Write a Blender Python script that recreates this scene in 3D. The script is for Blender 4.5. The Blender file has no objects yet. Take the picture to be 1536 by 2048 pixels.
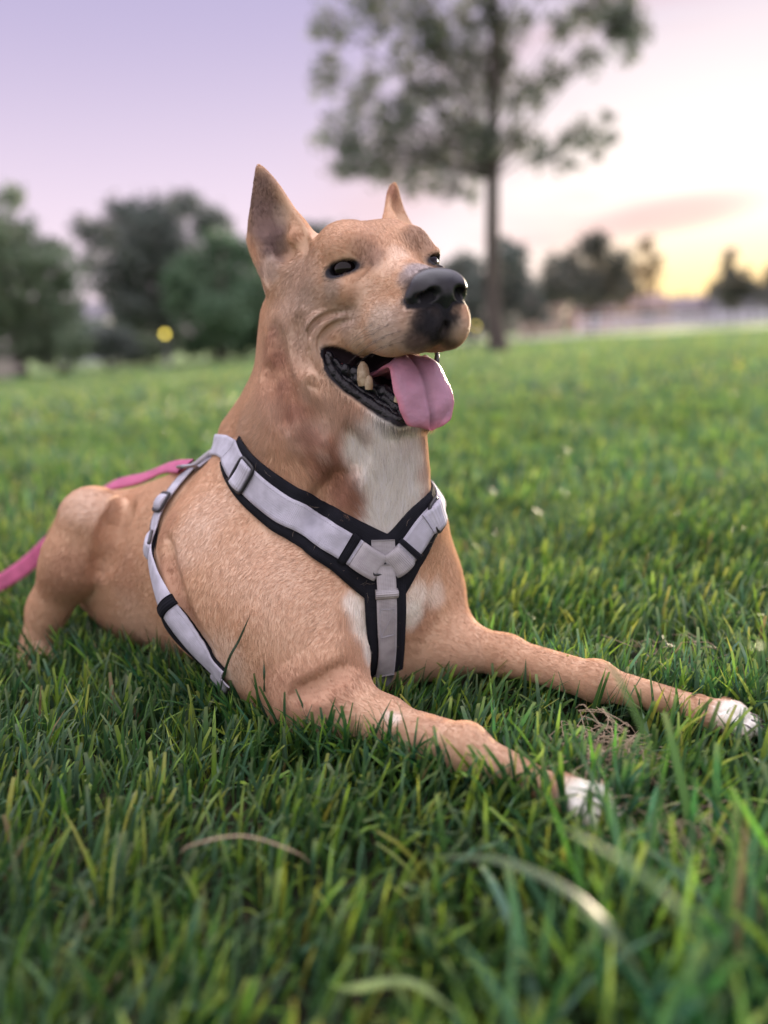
import bpy, math, random, os
import numpy as np
import time as _time; _t0 = _time.time()
DEV = ''
rng = np.random.default_rng(7)
random.seed(7)
C = bpy.context.scene.collection

# ------------------------------------------------------------------ camera
CAM_H, PITCH, ROLL, FPX = 0.40, math.radians(12.1), math.radians(3.3), 1600.0
cam_d = bpy.data.cameras.new('camera')
cam = bpy.data.objects.new('camera', cam_d); C.objects.link(cam)
cam_d.sensor_width = 36; cam_d.lens = FPX / 2048 * 36
cam_d.clip_start = 0.02; cam_d.clip_end = 3000
from mathutils import Matrix, Vector
cam.matrix_world = (Matrix.Translation((0, 0, CAM_H)) @ Matrix.Rotation(math.pi/2 - PITCH, 4, 'X')
                    @ Matrix.Rotation(-ROLL, 4, 'Z'))
cam_d.dof.use_dof = True; cam_d.dof.focus_distance = 0.80; cam_d.dof.aperture_fstop = 1.75
cam_d.dof.aperture_blades = 0
bpy.context.scene.camera = cam

# ------------------------------------------------------------------ world, sun, exposure
SUN_AZ = math.radians(24)      # to the right of the viewing direction
SUN_EL = math.radians(7)
sun_dir = Vector((math.sin(SUN_AZ)*math.cos(SUN_EL), math.cos(SUN_AZ)*math.cos(SUN_EL), math.sin(SUN_EL)))
world = bpy.data.worlds.new("World"); bpy.context.scene.world = world
world.use_nodes = True
wn, wl = world.node_tree.nodes, world.node_tree.links
wn.clear()
def N(t, **kw):
    n = wn.new(t)
    for k, v in kw.items(): setattr(n, k, v)
    return n
def wmath(op, a, b=None, c=None, clamp=False):
    n = N('ShaderNodeMath', operation=op); n.use_clamp = clamp
    for i, v in enumerate((a, b, c)):
        if v is None: continue
        if isinstance(v, (int, float)): n.inputs[i].default_value = v
        else: wl.new(v, n.inputs[i])
    return n.outputs[0]
def wmix(f, a, b):
    n = N('ShaderNodeMix', data_type='RGBA')
    if isinstance(f, (int, float)): n.inputs[0].default_value = f
    else: wl.new(f, n.inputs[0])
    for i, v in ((6, a), (7, b)):
        if isinstance(v, tuple): n.inputs[i].default_value = (*v, 1)
        else: wl.new(v, n.inputs[i])
    return n.outputs[2]
def wstep(x, lo, hi):
    n = N('ShaderNodeMapRange', interpolation_type='SMOOTHSTEP')
    wl.new(x, n.inputs[0]); n.inputs[1].default_value = lo; n.inputs[2].default_value = hi
    return n.outputs[0]
tc = N('ShaderNodeTexCoord'); sep = N('ShaderNodeSeparateXYZ'); wl.new(tc.outputs['Generated'], sep.inputs[0])
dz = sep.outputs[2]
dotn = N('ShaderNodeVectorMath', operation='DOT_PRODUCT'); wl.new(tc.outputs['Generated'], dotn.inputs[0])
dotn.inputs[1].default_value = (math.sin(SUN_AZ+.06), math.cos(SUN_AZ+.06), 0.10)
dsun = dotn.outputs['Value']
elev = wstep(dz, 0.02, 0.42)
base = wmix(elev, (0.50, 0.405, 0.46), (0.245, 0.215, 0.335))          # pink near the horizon to lavender above
base = wmix(wstep(dz, 0.35, 0.95), base, (1.65, 1.55, 1.75))          # zenith out of view brightened well above the visible sky, to light the dog
base = wmix(wmath('SUBTRACT', 1.0, wstep(dsun, -0.75, 0.45)), base, (0.62, 0.54, 0.60))       # unseen sky opposite the sunset, lifted as fill
glow = wmath('MULTIPLY', wstep(dsun, 0.865, 0.998), wmath('SUBTRACT', 1.0, wmath('MULTIPLY', wstep(dz, 0.10, 0.42), 0.72)))   # broad white veil round the sun
base = wmix(glow, base, (0.54, .485, .465))
yel = wmath('MULTIPLY', wstep(dsun, 0.96, 0.995), wmath('SUBTRACT', 1.0, wstep(dz, 0.03, 0.13)), clamp=True)
base = wmix(yel, base, (0.58, 0.44, 0.23))
mp = N('ShaderNodeMapping'); mp.inputs['Scale'].default_value = (1.0, 1.0, 4.2); mp.inputs['Rotation'].default_value = (0, 0.16, 0.3)
wl.new(tc.outputs['Generated'], mp.inputs[0])
nz = N('ShaderNodeTexNoise'); nz.inputs['Scale'].default_value = 3.4; nz.inputs['Detail'].default_value = 5; wl.new(mp.outputs[0], nz.inputs['Vector'])
cl = wstep(nz.outputs[0], 0.46, 0.74)
base = wmix(wmath('MULTIPLY', wmath('MULTIPLY', cl, 0.75), wstep(dsun, 0.80, 0.95)), base, (0.40, 0.27, 0.30))   # thin rose cloud
cdir = Vector((0.334, 0.935, 0.118)); crt = Vector((0.93, -0.354, 0.18)).normalized(); cup = Vector((-.10, -.08, .99)).normalized()
def wdot(v, c0):
    s_ = N('ShaderNodeVectorMath', operation='SUBTRACT'); wl.new(tc.outputs['Generated'], s_.inputs[0]); s_.inputs[1].default_value = c0
    d_ = N('ShaderNodeVectorMath', operation='DOT_PRODUCT'); wl.new(s_.outputs[0], d_.inputs[0]); d_.inputs[1].default_value = v; return d_.outputs['Value']
cx_ = wmath('MULTIPLY', wdot(crt, cdir), 10.0); cy_ = wmath('MULTIPLY', wdot(cup, cdir), 46.0)
cr_ = wmath('ADD', wmath('ADD', wmath('MULTIPLY', cx_, cx_), wmath('MULTIPLY', cy_, cy_)), wmath('MULTIPLY', nz.outputs[0], 1.6))
base = wmix(wmath("MULTIPLY", wmath("SUBTRACT", 1.0, wstep(cr_, 0.9, 2.2)), .8), base, (0.31, 0.21, 0.25))                         # a rose bar of cloud beside the sunset
sky = N('ShaderNodeTexSky', sky_type='NISHITA'); sky.sun_disc = False
sky.sun_elevation = SUN_EL; sky.sun_rotation = SUN_AZ
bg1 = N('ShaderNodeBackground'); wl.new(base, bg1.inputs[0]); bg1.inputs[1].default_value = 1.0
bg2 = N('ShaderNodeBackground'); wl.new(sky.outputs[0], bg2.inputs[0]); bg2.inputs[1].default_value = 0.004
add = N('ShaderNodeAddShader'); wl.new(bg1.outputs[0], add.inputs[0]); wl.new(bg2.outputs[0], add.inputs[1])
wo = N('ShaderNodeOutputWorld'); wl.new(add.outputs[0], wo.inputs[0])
sun_l = bpy.data.lights.new('sun', 'SUN'); sun_l.energy = 4.2; sun_l.angle = math.radians(3); sun_l.color = (1.0, 0.80, 0.58)
sun = bpy.data.objects.new('sun', sun_l); C.objects.link(sun)
sun.rotation_euler = (-sun_dir).to_track_quat('-Z', 'Y').to_euler()
sc = bpy.context.scene
sc.view_settings.view_transform = 'Standard'; sc.view_settings.look = 'None'
sc.view_settings.gamma = 1; sc.view_settings.use_curve_mapping = False
sc.view_settings.exposure = 1.05
sc.render.engine = 'CYCLES'
sc.cycles.use_denoising = True
sc.cycles.max_bounces = 7; sc.cycles.diffuse_bounces = 4; sc.cycles.transmission_bounces = 4; sc.cycles.transparent_max_bounces = 8
sc.cycles_curves.shape = 'RIBBONS'

# ------------------------------------------------------------------ helpers
def bearing(px, py):
    u = (px-768)/FPX; v = (1024-py)/FPX
    c, s = math.cos(ROLL), math.sin(ROLL); cp, sp = math.cos(PITCH), math.sin(PITCH)
    a = u*c+v*s; b = -u*s+v*c
    return np.array([a, cp+b*sp, -sp+b*cp])
CO = np.array([0, 0, CAM_H])
def at(px, py, Y):                      # the point of the place seen there, Y metres away
    d = bearing(px, py); return CO + d*(Y/d[1])
def on_ground(px, py, z=0.0):
    d = bearing(px, py); return CO + d*((z-CAM_H)/d[2])
def tag(o, label=None, cat=None, group=None, kind=None):
    if label: o['label'] = label
    if cat: o['category'] = cat
    if group: o['group'] = group
    if kind: o['kind'] = kind
    return o
def empty(name, loc=(0, 0, 0), rz=0):
    o = bpy.data.objects.new(name, None); C.objects.link(o); o.location = loc; o.rotation_euler = (0, 0, rz)
    o.empty_display_size = 0.05
    return o
def mesh_np(name, V, F, mat, parent=None, smooth=True, cols=None, uvs=None):
    """V (n,3); F list of (m,k) arrays of equal k"""
    V = np.asarray(V, np.float32)
    me = bpy.data.meshes.new(name)
    Fs = F if isinstance(F, list) and len(F) and isinstance(F[0], np.ndarray) and F[0].ndim == 2 else [np.asarray(F)]
    flat = np.concatenate([f.ravel() for f in Fs]).astype(np.int32)
    sizes = np.concatenate([np.full(len(f), f.shape[1]) for f in Fs])
    starts = np.concatenate([[0], np.cumsum(sizes)[:-1]]).astype(np.int32)
    me.vertices.add(len(V)); me.vertices.foreach_set('co', V.ravel())
    me.loops.add(len(flat)); me.loops.foreach_set('vertex_index', flat)
    me.polygons.add(len(sizes)); me.polygons.foreach_set('loop_start', starts)
    me.update(calc_edges=True)
    me.polygons.foreach_set('use_smooth', np.full(len(sizes), smooth))
    if cols is not None:
        a = me.color_attributes.new('col', 'FLOAT_COLOR', 'POINT')
        a.data.foreach_set('color', np.concatenate([cols, np.ones((len(V), 1))], 1).astype(np.float32).ravel())
    if uvs is not None:
        u = me.uv_layers.new(name='UVMap'); u.data.foreach_set('uv', np.asarray(uvs, np.float32)[flat].ravel())
    if mat: me.materials.append(mat)
    o = bpy.data.objects.new(name, me); C.objects.link(o); o.parent = parent
    return o
def mat_new(name, col=(.5, .5, .5), rough=.6, spec=.5, **kw):
    m = bpy.data.materials.new(name); m.use_nodes = True
    b = m.node_tree.nodes['Principled BSDF']
    b.inputs['Base Color'].default_value = (*col, 1); b.inputs['Roughness'].default_value = rough
    b.inputs['Specular IOR Level'].default_value = spec
    for k, v in kw.items(): b.inputs[k].default_value = v
    return m
def mnodes(m): return m.node_tree.nodes, m.node_tree.links, m.node_tree.nodes['Principled BSDF']
def bump_noise(m, scale, strength, dist=.002, coord='Object'):
    n, l, b = mnodes(m)
    t = n.new('ShaderNodeTexCoord'); z = n.new('ShaderNodeTexNoise'); z.inputs['Scale'].default_value = scale; z.inputs['Detail'].default_value = 6
    bu = n.new('ShaderNodeBump'); bu.inputs['Strength'].default_value = strength; bu.inputs['Distance'].default_value = dist
    l.new(t.outputs[coord], z.inputs['Vector']); l.new(z.outputs[0], bu.inputs['Height']); l.new(bu.outputs[0], b.inputs['Normal'])
def mottled(name, c1, c2, scale, rough=.8, bump=0.3, dist=.01):
    m = mat_new(name, c1, rough); n, l, b = mnodes(m)
    t = n.new('ShaderNodeTexCoord'); z = n.new('ShaderNodeTexNoise'); z.inputs['Scale'].default_value = scale; z.inputs['Detail'].default_value = 6
    r = n.new('ShaderNodeMix'); r.data_type = 'RGBA'; r.inputs[6].default_value = (*c1, 1); r.inputs[7].default_value = (*c2, 1)
    mr = n.new('ShaderNodeMapRange'); mr.inputs[1].default_value = .35; mr.inputs[2].default_value = .65
    l.new(t.outputs['Object'], z.inputs['Vector']); l.new(z.outputs[0], mr.inputs[0]); l.new(mr.outputs[0], r.inputs[0]); l.new(r.outputs[2], b.inputs['Base Color'])
    bu = n.new('ShaderNodeBump'); bu.inputs['Strength'].default_value = bump; bu.inputs['Distance'].default_value = dist
    l.new(z.outputs[0], bu.inputs['Height']); l.new(bu.outputs[0], b.inputs['Normal'])
    return m
def box(name, lo, hi, mat, parent=None):
    lo, hi = np.array(lo), np.array(hi)
    V = np.array([[x, y, z] for x in (lo[0], hi[0]) for y in (lo[1], hi[1]) for z in (lo[2], hi[2])])
    F = np.array([[0, 1, 3, 2], [4, 6, 7, 5], [0, 4, 5, 1], [2, 3, 7, 6], [0, 2, 6, 4], [1, 5, 7, 3]])
    return mesh_np(name, V, F, mat, parent, smooth=False)
def tube(pts, radii, n=10):
    """V, F for a tube through pts with the radii"""
    pts = np.asarray(pts, float); radii = np.asarray(radii, float)
    T = np.gradient(pts, axis=0); T /= np.linalg.norm(T, axis=1)[:, None]+1e-12
    up = np.array([0, 0, 1.0]) if abs(T[0, 2]) < .9 else np.array([1.0, 0, 0])
    V = []
    a = np.cross(T[0], up); a /= np.linalg.norm(a)
    for p, t, r in zip(pts, T, radii):
        a = a - t*np.dot(a, t); a /= np.linalg.norm(a); b = np.cross(t, a)
        th = np.arange(n)*2*math.pi/n
        V.append(p + r*(np.cos(th)[:, None]*a + np.sin(th)[:, None]*b))
    m = len(pts); V = np.concatenate(V)
    i = np.arange(m-1)[:, None]*n; j = np.arange(n)[None]; k = (j+1) % n
    F = np.stack([i+j, i+k, i+n+k, i+n+j], -1).reshape(-1, 4)
    return V, F
def merge(parts):
    Vs, Fs, o = [], [], 0
    for V, F in parts: Vs.append(V); Fs.append(F+o); o += len(V)
    return np.concatenate(Vs), np.concatenate(Fs)
def catmull(P, n):
    P = np.asarray(P, float); Q = np.concatenate([[2*P[0]-P[1]], P, [2*P[-1]-P[-2]]])
    out = []
    segs = len(P)-1
    for t in np.linspace(0, segs, n):
        i = min(int(t), segs-1); u = t-i; a, b, c, d = Q[i:i+4]
        out.append(.5*((2*b)+(-a+c)*u+(2*a-5*b+4*c-d)*u*u+(-a+3*b-3*c+d)*u**3))
    return np.array(out)

# ------------------------------------------------------------------ ground
def ground_mat():
    m = mat_new('lawn_ground', (.06, .12, .03), .95, .1); n, l, b = mnodes(m)
    t = n.new('ShaderNodeTexCoord')
    def noise(s, d=4):
        z = n.new('ShaderNodeTexNoise'); z.inputs['Scale'].default_value = s; z.inputs['Detail'].default_value = d; l.new(t.outputs['Object'], z.inputs['Vector']); return z.outputs[0]
    def mix(f, a, c):
        x = n.new('ShaderNodeMix'); x.data_type = 'RGBA'; l.new(f, x.inputs[0])
        for i, v in ((6, a), (7, c)):
            if isinstance(v, tuple): x.inputs[i].default_value = (*v, 1)
            else: l.new(v, x.inputs[i])
        return x.outputs[2]
    def ramp(f, lo, hi):
        x = n.new('ShaderNodeMapRange'); x.interpolation_type = 'SMOOTHSTEP'; l.new(f, x.inputs[0]); x.inputs[1].default_value = lo; x.inputs[2].default_value = hi; return x.outputs[0]
    soil = mix(ramp(noise(35), .35, .65), (.018, .022, .012), (.045, .038, .024))
    far = mix(ramp(noise(.35), .35, .65), (.165, .250, .100), (.205, .280, .125))
    far = mix(ramp(noise(5), .35, .7), far, (.150, .225, .085))
    sx = n.new('ShaderNodeSeparateXYZ'); l.new(t.outputs['Object'], sx.inputs[0])
    ln = n.new('ShaderNodeVectorMath'); ln.operation = 'LENGTH'; l.new(t.outputs['Object'], ln.inputs[0])
    l.new(mix(ramp(ln.outputs['Value'], 3.2, 8.0), soil, far), b.inputs['Base Color'])
    bu = n.new('ShaderNodeBump'); bu.inputs['Strength'].default_value = .8; bu.inputs['Distance'].default_value = .03
    l.new(noise(14, 8), bu.inputs['Height']); l.new(bu.outputs[0], b.inputs['Normal'])
    return m
def gz(x, y):                                   # gentle undulation of the lawn, flat round the dog
    x = np.asarray(x, float); y = np.asarray(y, float)
    r = np.clip((np.hypot(x, y-.8)-2.5)/6, 0, 1)
    return r*(.05*np.sin(x*.31+1)+.05*np.sin(y*.23+x*.11))*np.clip((200-y)/100, 0, 1)
gx = np.concatenate([-np.geomspace(1500, 3, 34), np.linspace(-2.4, 2.4, 13), np.geomspace(3, 1500, 34)])
gy = np.concatenate([-np.geomspace(200, 1, 14), np.linspace(-.6, 4, 14), np.geomspace(4.6, 2200, 60)])
GX, GY = np.meshgrid(gx, gy, indexing='ij')
Vg = np.stack([GX, GY, gz(GX, GY)], -1).reshape(-1, 3); ny_ = len(gy)
ii = np.arange(len(gx)-1)[:, None]*ny_; jj = np.arange(ny_-1)[None]
Fg = np.stack([ii+jj, ii+ny_+jj, ii+ny_+jj+1, ii+jj+1], -1).reshape(-1, 4)
tag(mesh_np('ground', Vg, Fg, ground_mat()), kind='structure')
# pale path beyond the lawn
pm = mottled('path_gravel', (.36, .33, .32), (.44, .41, .40), 3.0, .9, .2)
pc = np.array([(3.0, 42.5), (7.8, 46.5), (34, 71), (110, 145), (300, 330)])
pth = catmull([(a, b, 0) for a, b in pc], 70)[:, :2]
tn = np.gradient(pth, axis=0); tn /= np.linalg.norm(tn, axis=1)[:, None]; nr = np.stack([-tn[:, 1], tn[:, 0]], 1)
Lp, Rp = pth, pth+nr*4.0
Vp = np.concatenate([np.c_[Lp, gz(Lp[:, 0], Lp[:, 1])+.012], np.c_[Rp, gz(Rp[:, 0], Rp[:, 1])+.012]]); q = len(pth)
# (the left stretch runs behind the shrubs)
tag(mesh_np('path', Vp, np.stack([np.arange(q-1), np.arange(1, q), np.arange(1, q)+q, np.arange(q-1)+q], -1), pm), kind='structure')

# ------------------------------------------------------------------ trees
bark = mottled('bark', (.055, .045, .045), (.11, .09, .08), 14, .9, .6, .02)
def leaf_mat(name, c, tl=.35):
    m = mat_new(name, c, .6, .25); n, l, b = mnodes(m)
    oi = n.new('ShaderNodeAttribute'); oi.attribute_name = 'col'
    mu = n.new('ShaderNodeMix'); mu.data_type = 'RGBA'; mu.blend_type = 'MULTIPLY'; mu.inputs[0].default_value = 1; mu.inputs[6].default_value = (*c, 1); l.new(oi.outputs['Color'], mu.inputs[7])
    l.new(mu.outputs[2], b.inputs['Base Color'])
    tr = n.new('ShaderNodeBsdfTranslucent'); l.new(mu.outputs[2], tr.inputs['Color']); mx = n.new('ShaderNodeMixShader'); mx.inputs[0].default_value = tl
    l.new(b.outputs[0], mx.inputs[1]); l.new(tr.outputs[0], mx.inputs[2]); l.new(mx.outputs[0], n['Material Output'].inputs['Surface'])
    return m
LM = {'dark': leaf_mat('leaf_dark', (.150, .180, .170)), 'green': leaf_mat('leaf_green', (.120, .195, .125)), 'sage': leaf_mat('leaf_sage', (.19, .25, .18)),
      'oak': leaf_mat('leaf_oak', (.19, .22, .20), .5), 'orange_lit': leaf_mat('leaf_orange_lit', (.20, .15, .09), .5), 'dusk': leaf_mat('leaf_dusk', (.14, .15, .135))}  # leaf tones raised to stand in for haze before the trees
def leaves(blobs, n, size, r, shell=.55):
    """n leaf quads clustered in the blobs (centre, radius)"""
    Cn = np.array([b[0] for b in blobs]); R = np.array([b[1] for b in blobs])
    w = R**2.3; idx = r.choice(len(blobs), n, p=w/w.sum())
    d = r.normal(size=(n, 3)); d /= np.linalg.norm(d, axis=1)[:, None]
    # sprays: leaves gather round twig points
    nt = max(6, n//15); ti = r.choice(len(blobs), nt, p=w/w.sum()); td = r.normal(size=(nt, 3)); td /= np.linalg.norm(td, axis=1)[:, None]
    tw = Cn[ti]+td*(R[ti]*(r.random(nt)**.4))[:, None]*[1, 1, .85]
    k = r.integers(0, nt, n)
    P = tw[k]+r.normal(size=(n, 3))*(R[ti][k]*.19+.0)[:, None]
    Nn = r.normal(size=(n, 3))+[0, 0, .7]; Nn /= np.linalg.norm(Nn, axis=1)[:, None]
    T = np.cross(Nn, r.normal(size=(n, 3))); T /= np.linalg.norm(T, axis=1)[:, None]; B = np.cross(Nn, T)
    s = size*r.uniform(.6, 1.3, n)[:, None]
    V = np.stack([P-T*s, P+B*s*.45-T*s*.1, P+T*s, P-B*s*.45-T*s*.1], 1).reshape(-1, 3)
    F = np.arange(4*n).reshape(-1, 4)
    tint = (r.uniform(.7, 1.35, nt)[k]*r.uniform(.8, 1.2, n))
    col = np.repeat(np.stack([tint*r.uniform(.9, 1.15, n), tint, tint*.95], -1), 4, 0)
    return V, F, col, tw
def build_tree(name, label, base, top, r0, blobs, n, size, lm, seed, group=None, limbs=14, cat='tree', bk=None):
    r = np.random.default_rng(seed); base = np.array(base, float); top = np.array(top, float)
    root = empty(name, tuple(base)); tag(root, label, cat, group)
    V, F, col, tw = leaves(blobs, n, size, r)
    V = V-base
    mesh_np('crown', V, F, LM[lm], root, False, cols=col)['kind'] = 'stuff'
    k = 12; u = np.linspace(0, 1, k)
    sp_ = base+(top-base)*u[:, None]+np.stack([np.sin(u*4+seed)*.012, np.cos(u*5+seed)*.012, u*0], -1)*np.linalg.norm(top-base)
    sp_[0] = base-[0, 0, .1]
    parts = [tube(sp_-base, r0*(1-.82*u)*(1+.35*np.exp(-u*22)), 14)]
    tg = [b for b in blobs if b[0][2] > base[2]+.2*(top[2]-base[2])]
    tg = sorted(tg, key=lambda b: -b[1])[:limbs]
    for c, R in tg:
        c = np.array(c); hgt = np.clip((c[2]-base[2])/(top[2]-base[2])-.22, .30, .92); i = hgt*(k-1); a = sp_[int(i)]+(sp_[min(int(i)+1, k-1)]-sp_[int(i)])*(i-int(i))
        mid = (a+c)/2+[0, 0, .06*np.linalg.norm(c-a)]; rb = r0*(1-.82*hgt)*.20
        pts = catmull([a, mid, c], 7); parts.append(tube(pts-base, np.linspace(rb, rb*.25, 7), 7))
        near = tw[np.argsort(np.linalg.norm(tw-c, axis=1))[:7]]
        for t_ in near:
            p0 = pts[r.integers(3, 7)]; parts.append(tube(np.stack([p0, (p0+t_)/2+r.normal(size=3)*.03*R, t_])-base, [rb*.22, rb*.15, rb*.06], 4))
    mesh_np('trunk', *merge(parts), bk or bark, root)
    return root
def pb(lst, Y, dep=1.0, seed=0):                # crown masses seen at these bearings, spread in depth
    r = np.random.default_rng(seed); out = []
    for x, y, rad in lst:
        yy = Y+r.uniform(-1, 1)*dep; out.append((at(x, y, yy), rad/FPX*yy))
    return out
# the young tree on the lawn, its crown running up out of the frame
mb = [(668, 46, 46), (753, 15, 54), (655, 150, 42), (738, 168, 42), (690, 284, 52), (700, 340, 38), (778, 290, 60), (730, 320, 40), (770, 345, 28), (844, 35, 46), (865, 100, 44), (844, 193, 46), (915, 90, 46), (910, 213, 52),
      (850, 322, 54), (915, 290, 56), (966, 284, 40), (915, 150, 46), (1017, 50, 44), (1047, 183, 46), (1118, 50, 34), (1169, 35, 36), (1220, 30, 48), (1266, 45, 42), (1258, 95, 34), (1180, 117, 32),
      (1108, 147, 30), (1032, 274, 42), (1098, 305, 40), (1149, 280, 38), (1180, 292, 30), (1216, 270, 26), (1218, 240, 16), (1145, 335, 20), (885, 366, 36), (956, 372, 34), (824, 366, 32), (640, 275, 22), (720, 225, 38), (800, 235, 44),
      (800, 120, 36), (970, 180, 44), (990, 110, 42), (740, 100, 22), (960, 20, 46)]
up = [(700, -70, 60), (800, -110, 90), (920, -130, 100), (1040, -120, 90), (1150, -90, 70), (1240, -60, 50), (760, -240, 100), (900, -280, 120), (1040, -270, 110), (1140, -220, 90), (850, -420, 100), (980, -430, 110), (1060, -380, 80), (920, -560, 80), (980, -640, 50)]
tb = on_ground(1000, 712); tb[2] = gz(tb[0], tb[1])
build_tree('tree', 'young broadleaf tree with an open crown standing alone on the lawn behind the dog', tb, at(958, -600, tb[1]), .145,
           pb(mb, tb[1], .9, 3)+pb(up, tb[1], 1.2, 4), 52000, .060, 'oak', 5, limbs=46)
GRP = 'trees and shrubs along the far edge of the lawn'
def gnd(px, Y):
    p = at(px, 700, Y); return np.array([p[0], Y, gz(p[0], Y)])
def far_tree(name, label, tx, Y, topxy, r0, blobs, n, size, lm, seed, **k):
    b = gnd(tx, Y); build_tree(name, label, b, at(topxy[0], topxy[1], Y), r0, pb(blobs, Y, 1.6, seed), n, size, lm, seed, GRP, **k)
far_tree('tree', 'pale green spreading tree cut by the left edge of the picture', 35, 27, (25, 430), .22,
         [(20, 400, 30), (25, 450, 38), (15, 510, 60), (70, 530, 50), (30, 590, 75), (100, 590, 50), (-60, 480, 90), (-80, 590, 90), (110, 640, 36), (40, 650, 60), (135, 610, 22), (-30, 660, 50), (95, 510, 40), (135, 560, 34), (140, 625, 36), (60, 480, 30)], 14000, .12, 'sage', 11)
far_tree('tree', 'tall dark tree with a broad uneven crown, left of the dog', 262, 36, (300, 430), .30,
         [(250, 425, 34), (370, 412, 34), (305, 445, 50), (300, 500, 75), (200, 470, 38), (160, 455, 26), (420, 450, 40), (235, 560, 52), (180, 520, 28), (350, 540, 60), (270, 620, 46), (330, 600, 44), (455, 440, 16), (240, 660, 30), (130, 500, 16), (325, 645, 34), (350, 670, 26), (290, 665, 30)], 17000, .14, 'dark', 12)
far_tree('tree', 'rounder bright green tree between the tall dark tree and the dog', 440, 32, (445, 500), .2,
         [(440, 500, 44), (400, 560, 56), (470, 570, 60), (380, 620, 46), (440, 640, 56), (500, 510, 36), (520, 600, 60), (360, 570, 36), (500, 660, 40), (560, 640, 40)], 14000, .13, 'green', 13)
far_tree('tree', 'dark treetop showing just above the head of the dog', 645, 46, (645, 460), .2,
         [(640, 458, 24), (615, 470, 26), (680, 480, 36), (640, 520, 60), (600, 560, 50), (700, 560, 60)], 5000, .17, 'dark', 14)
far_tree('tree', 'low dark tree behind the trunk of the lawn tree', 945, 52, (950, 540), .2,
         [(930, 535, 32), (895, 560, 36), (975, 560, 40), (1020, 520, 34), (1030, 575, 38), (940, 600, 44), (1000, 610, 40), (1060, 600, 28), (880, 610, 36), (1015, 490, 18)], 8000, .19, 'dark', 15)
far_tree('tree', 'dense dark tree right of the lawn tree with a lopsided crown', 1185, 62, (1185, 520), .25,
         [(1120, 535, 34), (1185, 505, 36), (1150, 570, 44), (1215, 555, 42), (1105, 585, 34), (1240, 520, 26), (1190, 590, 40), (1250, 575, 26), (1195, 480, 16)], 9000, .20, 'dusk', 16)
far_tree('tree', 'thin see-through tree glowing against the yellow sky', 1288, 66, (1293, 490), .16,
         [(1292, 495, 20), (1275, 540, 26), (1300, 560, 28), (1255, 590, 26), (1310, 525, 16)], 1500, .18, 'orange_lit', 17)  # leaf colour holds the orange sunset light on this tree
far_tree('tree', 'small tree in front of the sunset near the right edge', 1462, 96, (1463, 500), .25,
         [(1462, 512, 15), (1455, 540, 22), (1475, 560, 26), (1440, 575, 24), (1500, 580, 24), (1465, 590, 30)], 3200, .26, 'dusk', 18)
far_tree('tree', 'dark tree cut by the right edge of the picture', 1545, 92, (1545, 520), .22,
         [(1545, 540, 18), (1550, 570, 28), (1530, 590, 20), (1580, 560, 34), (1600, 590, 34)], 2600, .26, 'dusk', 19)
def shrub(label, px, Y, blobs, n, lm, seed):
    b = gnd(px, Y); root = empty('shrub', tuple(b)); tag(root, label, 'shrub', GRP)
    r = np.random.default_rng(seed); V, F, col, tw = leaves(pb(blobs, Y, .7, seed), n, .11, r)
    V[:, 2] = np.maximum(V[:, 2], .01)
    mesh_np('foliage', V-b, F, LM[lm], root, False, cols=col)['kind'] = 'stuff'
    parts = [tube(np.stack([b+[0, 0, -.05], (b+t)/2+r.normal(size=3)*.05, t])-b, [.03, .02, .008], 5) for t in tw[:14]]
    mesh_np('stems', *merge(parts), bark, root)
shrub('grey green shrub nearest the left edge, beside the pale wall', 125, 26, [(105, 676, 36), (145, 688, 34), (90, 712, 22), (60, 690, 30)], 4200, 'sage', 31)
shrub('dark low shrub under the tall dark tree', 215, 30, [(185, 682, 36), (230, 688, 34), (260, 700, 24)], 3600, 'dark', 32)
shrub('green low shrub beside the left bollard lamp', 300, 31, [(290, 695, 26), (330, 702, 20), (270, 705, 18)], 2400, 'sage', 33)
shrub('wide dark shrub under the bright green tree', 420, 33, [(390, 685, 28), (440, 680, 32), (490, 685, 30), (530, 690, 26)], 3600, 'green', 34)
shrub('dark shrub left of the trunk of the lawn tree', 900, 50, [(880, 645, 26), (920, 640, 26), (950, 645, 18)], 2400, 'dark', 35)
shrub('small round shrub at the left end of the white fence', 1060, 56, [(1050, 632, 16), (1075, 628, 16)], 1500, 'dusk', 36)

# ------------------------------------------------------------------ fence, lamps, wall, houses
white_p = mottled('white_paint', (.62, .62, .66), (.70, .70, .74), 6, .6, .05)
def fpoint(t): return np.array([14.0, 56.0])+t*np.array([.70, .714])
fence = empty('rail_fence', (14.0, 56.0, 0)); tag(fence, 'long white post and rail fence along the far side of the path', 'fence')
hh = np.array([.70, .714, 0]); hp_ = np.array([-.714, .70, 0])
def obox(name, c, half, mat, parent, e1=hh, e2=hp_):
    c = np.array(c, float); V = np.array([c+sx*half[0]*e1+sy*half[1]*e2+[0, 0, sz*half[2]] for sx in (-1, 1) for sy in (-1, 1) for sz in (-1, 1)])
    F = np.array([[0, 1, 3, 2], [4, 6, 7, 5], [0, 4, 5, 1], [2, 3, 7, 6], [0, 2, 6, 4], [1, 5, 7, 3]])
    return mesh_np(name, V, F, mat, parent, False)
post0 = obox('post', (0, 0, .62), (.06, .06, .66), white_p, fence)
for i in range(1, 26):
    p_ = post0.copy(); C.objects.link(p_); p_.parent = fence; p_.location = tuple(hh*i*2.4)
rail0 = obox('rail', hh*1.2+[0, 0, .35]-hp_*.08, (1.195, .018, .07), white_p, fence)
for i in range(25):
    for z in (0, .35, .70):
        if i == 0 and z == 0: continue
        p_ = rail0.copy(); C.objects.link(p_); p_.parent = fence; p_.location = tuple(hh*i*2.4+np.array([0, 0, z]))
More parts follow.
